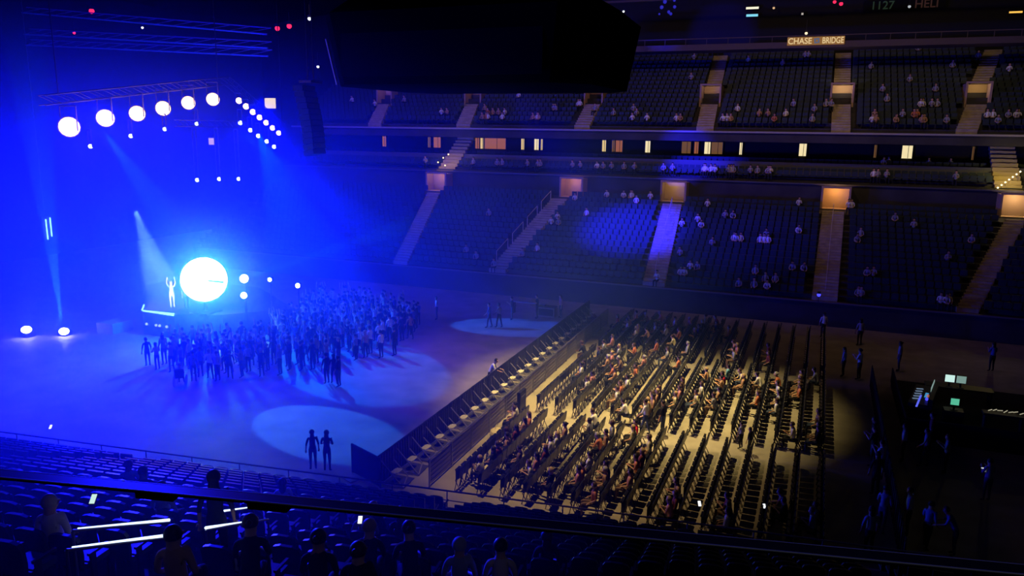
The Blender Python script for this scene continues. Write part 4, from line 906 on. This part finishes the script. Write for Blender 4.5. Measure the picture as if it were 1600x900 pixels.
b = MB(); b.box((.18, -.1, .87), (.12, .1, .02)); b.box((.2, -.35, .87), (.12, .1, .02)); b.build('red_light', glow('desk_red', (1, .2, .08), .5), t)
b = MB(); b.ball((.2, -.85, .9), .07); b.build('blue_light', G_BLUE, t)
def monitor(loc, m, wd, hg, lb, rz=0):
    t = empty('monitor', loc, rz); tag(t, lb, 'monitor')
    b = MB(); b.box((0, .03, hg/2+.25), (wd+.06, .05, hg+.06)); b.build('bezel', BPLAST, t)
    b = MB(); b.box((0, -.005, hg/2+.25), (wd, .01, hg)); b.build('screen', m, t)
    b = MB(); b.box((0, .08, .12), (.08, .04, .26)); b.box((0, .05, .01), (.3, .2, .02)); b.build('stand', BPLAST, t)
b = MB(); b.box((0, 0, .7), (3, .8, .06)); b.box((-1.4, 0, .35), (.08, .7, .7)); b.box((1.4, 0, .35), (.08, .7, .7))
tag(b.build('table', BPLAST, loc=(7.2, 42.6, .36)), 'black table holding the white monitor pair', 'table')
monitor((6.75, 42.4, 1.09), G_SCR, .42, .36, 'bright white monitor, left of the pair on the mixing platform'); monitor((7.25, 42.4, 1.09), glow('screen_grey', (.4, .65, .58), .45), .42, .36, 'greyish monitor, right of the pair on the mixing platform')
b = MB(); b.box((0, 0, .35), (.8, .6, .7)); tag(b.build('equipment_case', BPLAST, loc=(6.5, 38.9, .36)), 'black case carrying the small teal monitor', 'case')
monitor((6.5, 38.8, 1.06), G_TEAL, .34, .3, 'small teal monitor below the white pair')
b = MB()
for i in range(7): b.tube((-.6+.2*i, .1*(i % 3), .0+.0*i), (-.45+.2*i, .1*(i % 2), .08), .02)
b.box((0, 0, -.1), (1.6, .5, .1), 1); b.box((-.7, 0, -.6), (.06, .4, 1), 1); b.box((.7, 0, -.6), (.06, .4, 1), 1)
tag(b.build('work_light_rack', [glow('rack_cream', (.7, .65, .45), .5), BPLAST], loc=(8.3, 38.1, 1.46)), 'rack with tangled cream lights at the right edge', 'light')
b = MB()
for i in range(80): b.box((3.35+.03*(i % 2), 24.9+.25*i, .55), (.04, .26, 1.1))
struct(b.build('wall_aisle_curtain', BLACK), 'black low curtain along the right side of the aisle')

# ------------------------------------------------------------------ haze around the stage
def haze(name, loc, scale, dens, lb, aniso=0.0, power=2.0):
    bpy_b = MB(); bpy_b.ball((0, 0, 0), 1, n=24, m=14); o = bpy_b.build(name, [], None, loc); o.scale = scale
    m = bpy.data.materials.new(name); m.use_nodes = True; nt = m.node_tree; nt.nodes.clear()
    out = nt.nodes.new('ShaderNodeOutputMaterial'); v = nt.nodes.new('ShaderNodeVolumeScatter'); v.inputs['Color'].default_value = (.14, .28, 1, 1); v.inputs['Anisotropy'].default_value = aniso  # blue of the stage light is put into the scatter colour
    tc = nt.nodes.new('ShaderNodeTexCoord'); ln = nt.nodes.new('ShaderNodeVectorMath'); ln.operation = 'LENGTH'; nt.links.new(tc.outputs['Object'], ln.inputs[0])
    s = nt.nodes.new('ShaderNodeMath'); s.operation = 'SUBTRACT'; s.inputs[0].default_value = 1; s.use_clamp = True; nt.links.new(ln.outputs['Value'], s.inputs[1])
    p = nt.nodes.new('ShaderNodeMath'); p.operation = 'POWER'; p.inputs[1].default_value = power; nt.links.new(s.outputs[0], p.inputs[0])
    q = nt.nodes.new('ShaderNodeMath'); q.operation = 'MULTIPLY'; q.inputs[1].default_value = dens; nt.links.new(p.outputs[0], q.inputs[0])
    nt.links.new(q.outputs[0], v.inputs['Density']); nt.links.new(v.outputs[0], out.inputs['Volume'])
    o.data.materials.append(m); tag(o, lb, 'haze', None, 'stuff'); return o
haze('stage_haze', (-41, 35, 2), (43, 42, 20), .080, 'blue glowing haze filling the air around the stage', 0, 1.8)
haze('stage_haze', (-35.4, 37.1, 4.0), (5.5, 5.5, 5.5), .45, 'dense haze puff added for the halo of the blazing lamp array', 0, 1.6)  # small puff added to give the lamp array its halo
haze('stage_haze', (-15, 10, 7), (13, 11, 9), .05, 'thin blue haze added over the near stand in place of lens glare', 0, 1.0)  # added haze, imitates veiling lens glare over the near seats
